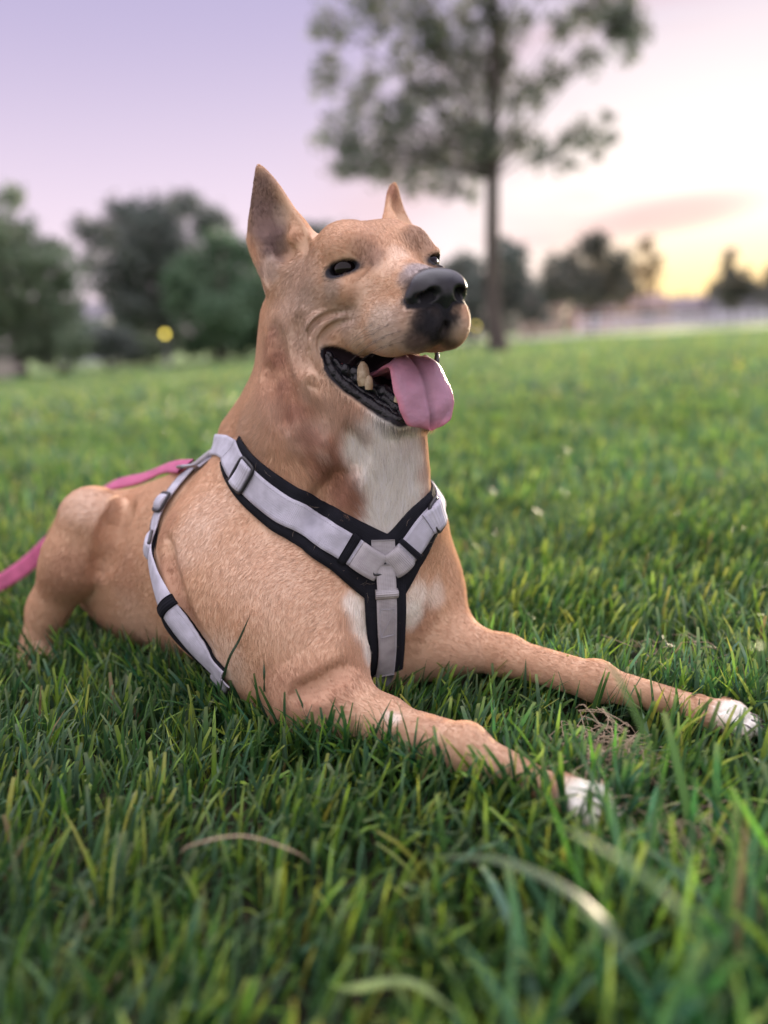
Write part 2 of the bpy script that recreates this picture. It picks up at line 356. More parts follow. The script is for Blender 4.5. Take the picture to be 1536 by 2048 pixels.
lamp_g = mat_new('lamp_glow', (.8, .65, .2), .4); lamp_g.node_tree.nodes['Principled BSDF'].inputs['Emission Color'].default_value = (1.0, .78, .12, 1); lamp_g.node_tree.nodes['Principled BSDF'].inputs['Emission Strength'].default_value = 2.2
grey_m = mat_new('grey_metal', (.10, .10, .11), .5)
def bollard(px, py, Y, label):
    p = at(px, py, Y); root = empty('bollard_lamp', (p[0], Y, 0)); tag(root, label, 'lamp', 'lit bollard lamps at the edge of the lawn')
    h = p[2]
    mesh_np('post', *tube(np.array([[0, 0, -.05], [0, 0, .06], [0, 0, .061], [0, 0, h-.10], [0, 0, h-.09]]), [.09, .09, .055, .05, .075], 12), grey_m, root)
    th = np.linspace(0, math.pi, 9); mesh_np('lamp_glass', *tube(np.stack([th*0, th*0, h-.075*np.cos(th)], -1), np.maximum(.075*np.sin(th), .002), 12), lamp_g, root)
    mesh_np('cap', *tube(np.array([[0, 0, h+.076], [0, 0, h+.09], [0, 0, h+.11]]), [.09, .09, .01], 12), grey_m, root)
bollard(330, 668, 25.5, 'yellow lit bollard lamp left of the dog under the dark tree')
bollard(952, 652, 42, 'yellow lit bollard lamp just left of the trunk of the lawn tree')
glass_m = mat_new('window_glass', (.03, .04, .05), .1, .5)
def house(px, Y, w, d, h, roofh, wall_c, roof_c, label, rz=0.0):
    p = gnd(px, Y); root = empty('house', tuple(p), rz); tag(root, label, 'house')
    wm = mottled('wall_render', wall_c, tuple(c*.9 for c in wall_c), 1.5, .9, .1); rm = mottled('roof_tiles', roof_c, tuple(c*.75 for c in roof_c), 3, .9, .3)
    tr = mat_new('trim', (.6, .58, .56), .6)
    V = np.array([[-w/2, 0, -.1], [w/2, 0, -.1], [w/2, d, -.1], [-w/2, d, -.1], [-w/2, 0, h], [w/2, 0, h], [w/2, d, h], [-w/2, d, h], [-w/2, d/2, h+roofh], [w/2, d/2, h+roofh]])
    mesh_np('wall', V, [np.array([[0, 1, 5, 4], [2, 3, 7, 6]]), np.array([[1, 2, 6, 9, 5], [3, 0, 4, 8, 7]])], wm, root, False)
    o_ = .35; t_ = .12; k_ = roofh/(d/2)
    Vr = []
    for z in (.02, t_+.02):
        Vr += [[-w/2-o_, -o_, h-k_*o_+z], [w/2+o_, -o_, h-k_*o_+z], [w/2+o_, d/2, h+roofh+z], [-w/2-o_, d/2, h+roofh+z], [w/2+o_, d+o_, h-k_*o_+z], [-w/2-o_, d+o_, h-k_*o_+z]]
    Fr = np.array([[0, 3, 2, 1], [3, 5, 4, 2], [6, 7, 8, 9], [9, 8, 10, 11], [0, 1, 7, 6], [4, 5, 11, 10], [1, 2, 8, 7], [2, 4, 10, 8], [3, 0, 6, 9], [5, 3, 9, 11]])
    rf = mesh_np('roof', Vr, Fr, rm, root, False)
    box('chimney', (w*.2, d*.45, h+roofh*.6), (w*.2+.5, d*.45+.5, h+roofh+.7), wm, rf)
    nwin = max(1, int(w/2.6))
    for i in range(nwin):
        x = -w/2+(i+.5)*w/nwin
        if i == nwin//2 and nwin > 1:
            dr = box('door', (x-.45, -.06, 0), (x+.45, -.004, 2.05), grey_m, root); box('handle', (x+.3, -.10, 1.0), (x+.36, -.062, 1.1), tr, dr); continue
        wn_ = box('window', (x-.55, -.05, .95), (x+.55, -.004, 2.1), tr, root); box('pane', (x-.47, -.06, 1.03), (x+.47, -.052, 2.02), glass_m, wn_)
house(168, 47, 2.9, 5, 2.5, .9, (.62, .64, .72), (.20, .19, .21), 'small white gabled house showing between the two left trees')
house(1092, 78, 3.4, 5, 2.4, 1.2, (.50, .38, .34), (.30, .20, .17), 'narrow pink house right of the lawn tree trunk')
house(1196, 98, 4.2, 5, 2.2, 1.0, (.56, .34, .30), (.25, .18, .17), 'low rosy house behind the white fence under the dense tree')
house(1300, 105, 5.0, 6, 2.6, 1.6, (.50, .36, .32), (.30, .22, .20), 'pinkish house behind the thin see-through tree')
house(1395, 125, 7.0, 6, 2.6, 1.6, (.40, .34, .36), (.24, .20, .22), 'wide grey house below the sunset glow')
house(1500, 120, 8.5, 7, 3.0, 2.2, (.30, .28, .34), (.14, .13, .17), 'dark blue-grey house near the right edge')
wallm = mottled('pale_stone', (.28, .24, .23), (.36, .32, .30), 4, .9, .5, .01)
wl_ = gnd(30, 25); wroot = empty('garden_wall', tuple(wl_)); tag(wroot, 'low pale block wall at the foot of the left tree', 'wall')
rb = np.random.default_rng(4); blk = None
for rr in range(3):
    for cc in range(4):
        x0 = -2.3+cc*.62+(rr % 2)*.31
        if blk is None: blk = box('block', (-.30, -.14, 0), (.30, .14, .18), wallm, wroot); o = blk
        else: o = blk.copy(); C.objects.link(o); o.parent = wroot
        o.location = (x0, rb.uniform(-.012, .012), rr*.19)

# ------------------------------------------------------------------ the far-off wood along the horizon
r = np.random.default_rng(91)
bl = []
for i in range(420):
    x = -190+i*450/420+r.normal()*1.5; y = r.uniform(165, 230); R_ = r.uniform(2.4, 4.0); bl.append((np.array([x, y, r.uniform(.8, 4.2)]), R_))
Vw, Fw, cw, _ = leaves(bl, 42000, .75, r)
Vw[:, 2] = np.maximum(Vw[:, 2], 0)
tag(mesh_np('distant_wood', Vw, Fw, LM['dusk'], smooth=False, cols=cw), kind='stuff')


# ------------------------------------------------------------------ the dog: one continuous surface from blended volumes
_a, _b, _c = math.radians(-64), math.radians(3), math.radians(2)
HM = (np.array([[math.cos(_a), -math.sin(_a), 0], [math.sin(_a), math.cos(_a), 0], [0, 0, 1]])
      @ np.array([[math.cos(_b), 0, math.sin(_b)], [0, 1, 0], [-math.sin(_b), 0, math.cos(_b)]])
      @ np.array([[1, 0, 0], [0, math.cos(_c), -math.sin(_c)], [0, math.sin(_c), math.cos(_c)]]))
HO = np.array([.014, .835, .474])
def hd(f, l, u): return HM @ (np.array([f, l, u])/100) + HO      # head frame: forward, left, up in cm
PR = []
def cap(a, b, ra, rb, k=.03, op='u'): PR.append(('cap', np.array(a, float), np.array(b, float), ra, rb, k, op))
def ell(c, ax, r, k=.03, op='u'): PR.append(('ell', np.array(c, float), np.array(ax, float), np.array(r, float), None, k, op))
def hcap(a, b, ra, rb, k=.012, op='u'): cap(hd(*a), hd(*b), ra/100, rb/100, k, op)
def hell(c, r, k=.015, op='u', rot=0):
    cr, sr = math.cos(math.radians(rot)), math.sin(math.radians(rot))
    A = HM @ np.array([[cr, 0, sr], [0, 1, 0], [-sr, 0, cr]])
    ell(hd(*c), A.T, np.array(r)/100, k, op)
def frame(fwd, up=(0, 0, 1)):
    f = np.array(fwd, float); f /= np.linalg.norm(f); s = np.cross(up, f); s /= np.linalg.norm(s); u = np.cross(f, s)
    return np.array([f, s, u])
# --- torso
sp = at(400, 1110, .95); pv = at(190, 1100, 1.12)
BF = frame(sp-pv)
ell(at(475, 1135, .955), BF, (.165, .112, .125), .03)                     # ribcage
ell(at(315, 1145, 1.03), BF, (.16, .085, .104), .04)                      # belly
ell(at(250, 1120, 1.13), BF, (.10, .075, .078), .04)                      # croup
cap(at(425, 1025, .985), at(250, 1062, 1.12), .055, .047, .04)            # spine
ell(at(690, 1150, .895), frame((.6, -.8, 0)), (.10, .118, .135), .05)     # forechest
cap(at(765, 1180, .84), at(770, 1290, .87), .045, .045, .05)              # breastbone
# --- neck
cap(at(672, 690, .90), at(672, 775, .90), .076, .074, .03)
cap(at(672, 775, .90), at(655, 880, .90), .074, .088, .03)
cap(at(655, 880, .90), at(645, 985, .91), .088, .108, .04)
cap(at(565, 868, .92), at(505, 985, .94), .052, .058, .02)                # withers
cap(at(535, 815, .93), at(498, 872, .94), .030, .034, .02)                # mane
cap(at(606, 640, .93), at(596, 745, .93), .046, .044, .03)                 # nape
cap(at(775, 860, .84), at(790, 1050, .84), .037, .040, .04)               # throat and ruff
# --- near shoulder and leg
cap(at(490, 1010, .90), at(460, 1110, .870), .055, .066, .03)
cap(at(455, 1100, .87), at(480, 1180, .85), .072, .078, .02)
cap(at(480, 1180, .85), at(560, 1240, .82), .078, .076, .04)
cap(at(570, 1225, .82), at(640, 1335, .765), .068, .046, .04)
cap(at(560, 1330, .80), at(605, 1385, .765), .045, .034, .04)             # elbow
cap(at(625, 1395, .755), at(760, 1450, .715), .035, .029, .03)
cap(at(760, 1455, .715), at(925, 1498, .655), .0255, .0215, .014)
cap(at(930, 1500, .652), at(1110, 1583, .60), .0195, .0120, .010)
cap(at(700, 1462, .735), at(900, 1535, .67), .010, .008, .012)                # tendon below the forearm
ell(at(932, 1492, .648), BF, (.015, .015, .0155), .016)                    # wrist
CLAWS = []
def paw(c, toedir, side, s=1.0):
    toedir = np.array(toedir, float); toedir /= np.linalg.norm(toedir)
    side = np.cross([0, 0, 1], toedir)
    cap(c-toedir*.02*s, c+toedir*.012*s, .018*s, .019*s, .012)
    for j, (w, l) in enumerate(((-.020, .022), (-.0075, .032), (.0075, .032), (.020, .022))):
        b = c+side*w*s
        CLAWS.append((b+toedir*(l-.001)*s+[0, 0, .002], toedir, s))
        cap(b+toedir*.006*s+[0, 0, .003], b+toedir*l*s-[0, 0, .004], .0092*s, .0086*s, .002)
paw_near = at(1165, 1600, .583); paw_near[2] = max(paw_near[2], .014)
near_td = on_ground(1230, 1620, .02)-on_ground(940, 1480, .04)
paw(paw_near, near_td*[1, 1, .2], None, .84)
# --- far shoulder and leg
cap(at(790, 1080, .90), at(832, 1180, .90), .060, .048, .04)
cap(at(832, 1180, .90), at(882, 1290, .87), .044, .033, .04)
cap(at(885, 1285, .87), at(1010, 1310, .83), .030, .0215, .03)
cap(at(1010, 1310, .83), at(1190, 1363, .765), .0195, .0190, .014)
cap(at(1190, 1363, .765), at(1390, 1415, .715), .0175, .0120, .010)
ell(at(1195, 1358, .762), BF, (.013, .013, .0140), .016)
paw_far = at(1440, 1432, .695); paw_far[2] = max(paw_far[2], .014)
far_td = on_ground(1480, 1440, .02)-on_ground(1190, 1370, .04)
paw(paw_far, far_td*[1, 1, .2], None, .84)
# --- near hind leg, knee up
cap(at(165, 1090, 1.14), at(188, 1050, 1.05), .050, .046, .03)
cap(at(188, 1042, .99), at(150, 1130, .985), .044, .038, .007)
cap(at(150, 1120, .985), at(98, 1215, 1.0), .038, .024, .02)
cap(at(98, 1215, 1.0), at(70, 1290, 1.0), .022, .020, .02)
hp = at(75, 1310, .99); hp[2] = max(hp[2], .02)
paw(hp, (.35, -.9, 0), None, .8)
# --- far hind leg (mostly hidden) and tail
cap(at(250, 1080, 1.22), at(330, 1150, 1.20), .06, .045, .03)
cap(at(330, 1150, 1.20), at(260, 1230, 1.22), .035, .022, .03)
cap(at(200, 1090, 1.20), at(190, 1170, 1.27), .024, .018, .02)
cap(at(190, 1170, 1.27), at(260, 1200, 1.36), .018, .010, .02)
# --- head
hell((-5.0, 0, -1.0), (8.2, 6.6, 5.6), .02)
hcap((-8.5, 0, -5), (-9, 0, -9), 6.6, 6.2, .03)
for s in (-1, 1):
    hell((-6.2, s*4.4, -4.8), (5.2, 2.9, 4.8), .02)                       # cheeks
    hcap((-3.0, s*3.2, 2.2), (.2, s*3.2, 1.9), 1.7, 1.05, .025)          # brows
    hcap((.3, s*3.3, 1.75), (-.6, s*4.6, 1.55), .9, .8, .020)
    hcap((-3.5, s*4.8, -1.5), (1.0, s*4.1, -2.3), 1.5, 1.6, .02)            # cheekbones
hell((1.0, 4.6, -.4), (1.9, 1.5, 1.9), .012)
hcap((0, 0, -1.9), (9.0, 0, -2.9), 3.0, 2.1, .02)                         # bridge
hcap((0, 0, -4.4), (9.0, 0, -4.9), 3.8, 2.6, .02)
for s in (-1, 1):
    hell((4.2, s*2.35, -5.9), (6.2, 2.2, 2.75), .012, rot=3)              # flews
    hell((-1.5, s*3.5, -6.6), (4.4, 1.9, 2.2), .012, rot=-6)
    hell((9.0, s*1.55, -5.6), (2.7, 1.95, 2.6), .008)
hcap((3, 0, 3.4), (-5, 0, 5.9), .55, .5, .012, 's')                       # furrow
hcap((10.9, 0, -4.2), (11.6, 0, -8.0), .22, .25, .005, 's')               # philtrum
# lower jaw
for s in (-1, 1):
    hcap((-8.0, s*4.4, -8.4), (-2.6, s*3.5, -12.2), 2.4, 1.35, .012)
    hcap((-2.6, s*3.5, -12.2), (3.8, s*2.0, -15.1), 1.25, .9, .008)
hcap((4.2, -1.5, -15.2), (4.2, 1.5, -15.2), .9, .9, .006)
hcap((-7, 0, -11.5), (2.2, 0, -15.0), 3.4, 1.2, .012)
SOLID_N = len(PR)
hell((2.0, 0, -10.9), (8.6, 3.5, 2.1), .006, 's', rot=20)                 # mouth cavity
CAV_N = len(PR)
# eye sockets
EYE = {-1: (0.15, -4.55, -.15), 1: (1.15, 4.75, -.05)}
for s in (-1, 1):
    e = EYE[s]
    hell((e[0]+.70, e[1]+s*.35, e[2]+.05), (1.75, 1.25, .64), .004, 's', rot=-16)
# ears: cupped shells
def ear(B, T, W, wb, depth):
    """base, tip, width direction (head frame); shell facing N"""
    B = hd(*B); T = hd(*T); ax = T-B; L = np.linalg.norm(ax); ax /= L
    W = HM @ np.array(W, float); W -= ax*np.dot(W, ax); W /= np.linalg.norm(W); Nn = np.cross(W, ax)
    cdir = HM @ np.array([1, 0, 0])
    if np.dot(Nn, cdir) < 0: Nn = -Nn
    PR.append(('ear', B, np.array([W, Nn, ax]), L, (wb/100, depth/100), .014, 'u'))
EARS = [((-9.3, -6.6, 2.2), (-11.3, -8.2, 10.9), (.67, .74, 0), 3.1, 1.7),
        ((-7.3, 6.3, 2.4), (-11.4, 7.7, 9.0), (.67, -.74, 0), 2.9, 1.7)]
for e in EARS: ear(*e)
for s in (-1, 1): hcap((-9.5 if s < 0 else -8.2, s*6.3, -1.0), (-9.2 if s < 0 else -8, s*6.5, 2.6), 2.6, 2.2, .02)
for (t_, _, b_, L_, _r, _k, _o), l0 in zip([p for p in PR if p[0] == 'ear'], (0, 1)):
    cap(_+b_[1]*.006-b_[2]*.004, _+b_[1]*.006+b_[2]*.045, .010 if l0 == 0 else .006, .003, .020, 's')
BASE = list(PR)
def mirror(P): 
    q = (np.asarray(P)-HO) @ HM; q = q*[1, -1, 1]; return q @ HM.T+HO
def fold(pts, r, op='s', k=.006, out=0.0, mir=False, P_=None):
    if P_ is None:
        pp = catmull([(p[0], p[1], 0) for p in pts], len(pts)*3)
        P_, ok = cast(pp[:, 0], pp[:, 1], BASE)
        g_ = grad(P_, BASE); P_ = P_+g_*out
        if mir: fold(None, r, op, k, 0, False, mirror(P_))
    for a_, b_, i_ in zip(P_[:-1], P_[1:], range(len(P_))):
        n_ = len(P_)-1
        ra = r*math.sin(math.pi*(i_+.6)/(n_+1.2))**.7; rb = r*math.sin(math.pi*(i_+1.6)/(n_+1.2))**.7 if i_ < n_-1 else r*.35
        cap(a_, b_, max(ra, r*.3), max(rb, r*.3), k, op)
BODY_N = len(PR)

def prim_d(t, a, b, r1, r2, P):
    if True:
        if t == 'cap':
            ab = b-a; h = np.clip(((P-a) @ ab)/max(ab @ ab, 1e-12), 0, 1)
            d = np.linalg.norm(P-a-h[:, None]*ab, axis=1)-(r1+(r2-r1)*h)
        elif t == 'ell':
            q = (P-a) @ b.T
            k0 = np.linalg.norm(q/r1, axis=1); k1 = np.linalg.norm(q/(r1*r1), axis=1)+1e-9
            d = k0*(k0-1)/k1
        elif t == 'ear':
            q = (P-a) @ b.T; L = r1; wb, dp = r2
            x, y, z = q.T
            tt = np.clip(z/L, -.3, 1)
            w = wb*np.where(tt < .2, 1-.3*(.2-tt)**2*4, 1)*np.clip(1-np.clip((tt-.2)/.8, 0, 1)**1.55, 0, 1)
            w = w*np.where(x > 0, 1-.30*np.sin(np.clip(tt, 0, 1)*math.pi), 1.10)
            y0 = -dp*(1-(x/wb)**2*1.2)*(1-tt)*.9
            thick = .0026+.004*(1-np.clip(tt, 0, 1))**2
            def sm(A_, B_, k_): h_ = np.maximum(k_-np.abs(A_-B_), 0)/k_; return np.maximum(A_, B_)+h_*h_*k_/4
            d = sm(sm(np.abs(y-y0)-thick, (np.abs(x)-w)*.75, .0045), np.maximum(z-L, -z-.25*L), .006)
            d = d-.0016
        return d
def sd_all(P, prims):
    D = np.full(len(P), 9.0)
    for t, a, b, r1, r2, k, op in prims:
        d = prim_d(t, a, b, r1, r2, P)
        if op == 'u':
            h = np.maximum(k-np.abs(D-d), 0)/k; D = np.minimum(D, d)-h*h*k/4
        else:
            d = -d; h = np.maximum(k-np.abs(D-d), 0)/k; D = np.maximum(D, d)+h*h*k/4
    return D
def sd(P, prims=None, cell=.035):
    """blended distance to the body; places are handled in small cells that only meet the volumes near them"""
    prims = PR if prims is None else prims
    if len(P) < 600: return sd_all(P, prims)
    q = np.floor((P+4)/cell).astype(np.int64); key = (q[:, 0]*4096+q[:, 1])*4096+q[:, 2]
    order = np.argsort(key, kind='stable'); ks = key[order]
    st = np.concatenate([[0], np.nonzero(np.diff(ks))[0]+1, [len(ks)]])
    cc = (q[order[st[:-1]]]+.5)*cell-4; R = cell*.87
    M = np.stack([prim_d(t, a, b, r1, r2, cc) for t, a, b, r1, r2, k, op in prims], 1)
    isu = np.array([p[6] == 'u' for p in prims]); K = np.array([p[5] for p in prims])
    ub = np.min(np.where(isu[None], M, 9), 1)+R
    use = np.where(isu[None], M-R*1.35 < ub[:, None]+K[None], M-R*1.35 < K[None]+.012)
    # blends of several volumes reach further than one
    D = np.empty(len(P))
    for c in range(len(st)-1):
        idx = order[st[c]:st[c+1]]
        D[idx] = sd_all(P[idx], [prims[i] for i in np.nonzero(use[c])[0]])
    return D

def surface_nets(f, lo, hi, h):
    n4 = np.ceil((hi-lo)/(4*h)).astype(int)+1
    gx = [lo[i]+np.arange(n4[i])*4*h for i in range(3)]
    Cc = np.stack(np.meshgrid(*gx, indexing='ij'), -1).reshape(-1, 3)+2*h   # block centres
    dc = np.concatenate([f(Cc[i:i+200000]) for i in range(0, len(Cc), 200000)])
    act = np.abs(dc) < 2.0*h*1.75*1.6+.004
    n = n4*4
    D = np.repeat(np.repeat(np.repeat(np.where(dc > 0, 1., -1.).reshape(n4).astype(np.float32), 4, 0), 4, 1), 4, 2)
    bi = np.stack(np.unravel_index(np.nonzero(act)[0], n4), -1)
    off = np.stack(np.meshgrid(*[np.arange(4)]*3, indexing='ij'), -1).reshape(-1, 3)
    idx = (bi[:, None]*4+off[None]).reshape(-1, 3)
    for i in range(0, len(idx), 300000):
        s = idx[i:i+300000]
        D[s[:, 0], s[:, 1], s[:, 2]] = f(lo+s*h)
    S = D < 0
    cs = np.zeros(tuple(n-1), np.uint8)
    for dx in (0, 1):
        for dy in (0, 1):
            for dz_ in (0, 1):
                cs += S[dx:n[0]-1+dx, dy:n[1]-1+dy, dz_:n[2]-1+dz_]
    cells = np.stack(np.nonzero((cs > 0) & (cs < 8)), -1)
    vid = np.full(tuple(n-1), -1, np.int32); vid[cells[:, 0], cells[:, 1], cells[:, 2]] = np.arange(len(cells))
    acc = np.zeros((len(cells), 3)); cnt = np.zeros(len(cells))
    corners = [(a, b, c) for a in (0, 1) for b in (0, 1) for c in (0, 1)]
    for i, A in enumerate(corners):
        for B in corners[i+1:]:
            dd = np.array(B)-np.array(A)
            if np.abs(dd).sum() != 1: continue
            da = D[cells[:, 0]+A[0], cells[:, 1]+A[1], cells[:, 2]+A[2]]; db = D[cells[:, 0]+B[0], cells[:, 1]+B[1], cells[:, 2]+B[2]]
            m = (da < 0) != (db < 0); t = np.where(m, da/np.where(m, da-db, 1), 0)
            acc += m[:, None]*(np.array(A)+t[:, None]*dd); cnt += m
    V = lo+(cells+acc/cnt[:, None])*h
    F = []
    for ax in range(3):
        o1, o2 = [(1, 2), (2, 0), (0, 1)][ax]
        sl0 = [slice(1, n[i]-1) for i in range(3)]; sl1 = list(sl0)
        sl0[ax] = slice(0, n[ax]-1); sl1[ax] = slice(1, n[ax])
        a, b = S[tuple(sl0)], S[tuple(sl1)]
        e = np.stack(np.nonzero(a != b), -1)
        inside = a[e[:, 0], e[:, 1], e[:, 2]]
        c = e.copy()
        for i in range(3):
            if i != ax: c[:, i] += 1
        u1 = np.zeros(3, int); u1[o1] = 1; u2 = np.zeros(3, int); u2[o2] = 1
        q = [vid[tuple((c-x).T)] for x in (u1+u2, u2, 0*u1, u1)]
        q = np.stack(q, -1)
        q[~inside] = q[~inside][:, ::-1]
        F.append(q)
    return V, np.concatenate(F)

def cast(px, py, prims=None):
    """first point of the dog's surface along the bearings"""
    px = np.atleast_1d(px).astype(float); py = np.atleast_1d(py).astype(float)
    d = np.array([bearing(a, b) for a, b in zip(px, py)]); d /= np.linalg.norm(d, axis=1)[:, None]
    t = np.full(len(d), .35)
    for _ in range(90):
        t += np.minimum(sd_all(CO+d*t[:, None], prims or PR)*.7, .03)
    P = CO+d*t[:, None]
    return P, np.abs(sd(P, prims)) < .004
def grad(P, prims=None, e=.0012):
    tet = np.array([[1, 1, 1], [1, -1, -1], [-1, 1, -1], [-1, -1, 1]], float)
    m_ = len(P); Q = (P[None]+e*tet[:, None]*.7).reshape(-1, 3); v_ = sd(Q, prims).reshape(4, m_)
    g = v_.T @ tet
    return g/(np.linalg.norm(g, axis=1)[:, None]+1e-12)
# the open mouth along both cheeks, then the wrinkles of the smile, cheek and neck
GAP0 = len(PR)
fold([(655, 704), (672, 716), (698, 730), (735, 746), (775, 764)], .0115, 's', .005, -.002, True)
GAP1 = len(PR)
fold([(696, 632), (664, 640), (640, 658), (627, 684), (630, 712), (641, 738)], .0062, 'u', .005, -.0030)
fold([(652, 628), (626, 648), (606, 672)], .0060, 'u', .006, -.0032)
fold([(610, 690), (606, 716), (614, 744), (626, 764)], .0055, 'u', .006, -.0030)
fold([(690, 623), (655, 631), (632, 648), (616, 672), (606, 688)], .0034, 's', .003, .0010)
fold([(706, 640), (678, 648), (654, 664), (642, 686), (645, 712)], .0030, 's', .004, .0010)
fold([(622, 694), (619, 718), (628, 746)], .0030, 's', .003, .0010)
fold([(547, 655), (556, 700), (560, 745), (580, 790), (612, 820), (636, 862)], .0045, 's', .018, .0030)
fold([(532, 735), (540, 772), (556, 812), (572, 850)], .0040, 's', .014, .001)
fold([(596, 640), (590, 670), (596, 705), (604, 740)], .0040, 's', .014, .0028)
fold([(240, 1000), (240, 1050), (228, 1100), (206, 1145)], .014, 's', .016, .004)
fold([(700, 850), (712, 900), (716, 940)], .0045, 's', .012, .001)
fold([(668, 950), (640, 1010), (620, 1060)], .005, 's', .02, .003)
fold([(335, 1080), (345, 1160), (375, 1240), (420, 1300)], .006, 's', .012)
fold([(700, 1330), (640, 1372), (590, 1392)], .004, 's', .016, .003)
DOG_H = .003 if 'coarse' in DEV else .0022
lo = np.array([-.66, .48, -.03]); hi = np.array([.42, 1.42, .66])
V, F = surface_nets(sd, lo, hi, DOG_H)
VN = grad(V)
for _ in range(2): V = V-VN*np.clip(sd(V), -.002, .002)[:, None]*.8

# ---- coat: markings, crease tones, shoulder highlights and muzzle sheen, as blobs of colour
TAN, RED, CREAM, WHITE = (.63, .42, .275), (.44, .24, .155), (.74, .59, .47), (.90, .87, .80)
GREY, BLACK, MUD = (.53, .42, .345), (.022, .022, .028), (.22, .15, .13)
MARK = [  # px, py, radius, colour, strength
 (560, 760, .030, RED, .6), (545, 700, .022, RED, .6), (590, 820, .028, RED, .7), (640, 890, .026, RED, .9), (690, 970, .026, RED, 1), (730, 1020, .020, RED, 1),
 (660, 930, .024, RED, .9), (600, 860, .02, CREAM, .3), (640, 850, .016, CREAM, .5), (500, 860, .04, CREAM, .35),
 (760, 880, .034, WHITE, 1), (710, 885, .020, WHITE, .9), (815, 890, .026, WHITE, .9), (790, 950, .036, WHITE, 1), (775, 1010, .030, WHITE, 1), (760, 1040, .026, WHITE, 1),
 (750, 920, .03, WHITE, .9), (745, 862, .018, WHITE, .8), (800, 862, .026, WHITE, 1), (830, 950, .024, WHITE, .7), (852, 985, .012, RED, .8), (845, 930, .012, RED, .4), (725, 860, .011, (.35, .25, .18), .5),
 (722, 1250, .015, WHITE, .7), (735, 1290, .016, WHITE, .8), (708, 1205, .012, WHITE, .8), (765, 1220, .03, WHITE, .9), (835, 1190, .020, WHITE, .7), (845, 1240, .022, RED, .5),
 (870, 1185, .018, WHITE, .5), (820, 1230, .02, WHITE, .8),
 (345, 1150, .028, RED, .6), (355, 1240, .026, RED, .7), (380, 1290, .02, RED, .5), (335, 1050, .02, RED, .4), (560, 1390, .035, RED, .5), (650, 1375, .030, RED, .5),  # redder tone follows the shoulder crease and the elbow
 (700, 1340, .02, RED, .3), (385, 1080, .03, CREAM, .5), (420, 1020, .03, CREAM, .4), (520, 1130, .05, CREAM, .3), (600, 1220, .05, CREAM, .2), (440, 1320, .035, CREAM, .7),  # cream over the upper shoulder: highlight put into the coat colour
 (790, 1437, .007, WHITE, .6), (776, 1430, .006, WHITE, .5), (850, 1455, .02, RED, .25), (1000, 1520, .02, RED, .2),
 (1165, 1595, .020, WHITE, 1), (1200, 1605, .030, WHITE, 1), (1465, 1428, .018, WHITE, 1), (1495, 1435, .022, WHITE, 1),
 (150, 1000, .03, CREAM, .5), (190, 1010, .03, CREAM, .5), (140, 1150, .035, RED, .5), (100, 1180, .03, RED, .4), (250, 1150, .04, RED, .35), (280, 1250, .05, CREAM, .3),
 (548, 660, .010, (.38, .195, .13), .65), (556, 715, .010, (.38, .195, .13), .65), (566, 770, .011, (.38, .195, .13), .65), (588, 820, .012, (.38, .195, .13), .65), (618, 865, .013, (.38, .195, .13), .65), (655, 915, .013, (.35, .185, .12), .4),
 (610, 780, .012, CREAM, .4), (640, 900, .008, CREAM, .5), (700, 830, .010, (.35, .185, .12), .25),
 # face
 (600, 560, .035, GREY, .6), (590, 640, .035, GREY, .5), (640, 610, .030, GREY, .5), (560, 600, .025, CREAM, .3), (620, 700, .03, GREY, .4), (680, 800, .03, GREY, .3),
 (735, 600, .022, CREAM, .35), (700, 640, .022, GREY, .75), (760, 655, .028, (.62, .52, .43), .85), (800, 640, .022, GREY, .6), (720, 690, .018, CREAM, .7), (820, 690, .016, GREY, .8),
 (640, 690, .012, CREAM, .6), (665, 575, .014, GREY, .8),
 (735, 490, .018, RED, .55), (745, 515, .014, MUD, .55), (720, 500, .012, MUD, .4), (700, 470, .03, TAN, .5), (800, 490, .02, TAN, .6), (845, 480, .02, MUD, .45),
 (795, 505, .012, CREAM, .5), (785, 530, .016, CREAM, .35), (840, 534, .019, (.40, .38, .40), .75), (812, 552, .012, (.36, .31, .30), .6),  # grey-blue above the nose: reflected sky put into the coat colour
 (870, 625, .018, BLACK, .95), (846, 640, .013, BLACK, .8), (852, 666, .015, BLACK, .9), (882, 660, .017, BLACK, .95), (828, 684, .010, BLACK, .6), (905, 645, .009, BLACK, .8), (905, 640, .008, BLACK, .8), (826, 600, .010, BLACK, .7),  # dark mask below the nose, with the muzzle's shade painted in
 (815, 570, .008, BLACK, .5), (912, 615, .006, BLACK, .6), (925, 660, .012, CREAM, .6), (900, 690, .008, BLACK, .6), (835, 690, .012, MUD, .7),
 (705, 750, .011, BLACK, 1), (735, 772, .012, BLACK, 1), (765, 792, .012, BLACK, 1), (790, 812, .010, BLACK, 1), (675, 728, .009, BLACK, 1),
 # ears
 (526, 390, .020, MUD, .8), (530, 430, .022, MUD, .9), (538, 465, .021, MUD, 1), (548, 500, .017, MUD, 1), (522, 360, .012, MUD, .6), (512, 420, .010, MUD, .5), (565, 430, .012, CREAM, .3), (575, 500, .012, CREAM, .4),
 (787, 385, .012, RED, .9), (790, 410, .012, RED, .5), (540, 540, .016, GREY, .8),
]
MP, _ok = cast([m[0] for m in MARK], [m[1] for m in MARK])
MARK3 = [(p, m[2], np.array(m[3]), m[4]) for p, m, k_ in zip(MP, MARK, _ok) if k_]
def vnoise(P, scale, seed=0):
    """cheap smooth noise from sines"""
    r_ = np.random.default_rng(seed); out = 0
    for o_ in range(3):
        for _ in range(3):
            d_ = r_.normal(size=3); d_ /= np.linalg.norm(d_)
            out = out+np.sin(P @ d_*scale*(2**o_)+r_.uniform(0, 6.28)+2*np.sin(P @ r_.normal(size=3)*scale*.7))/(2**o_)
    return out/5.2
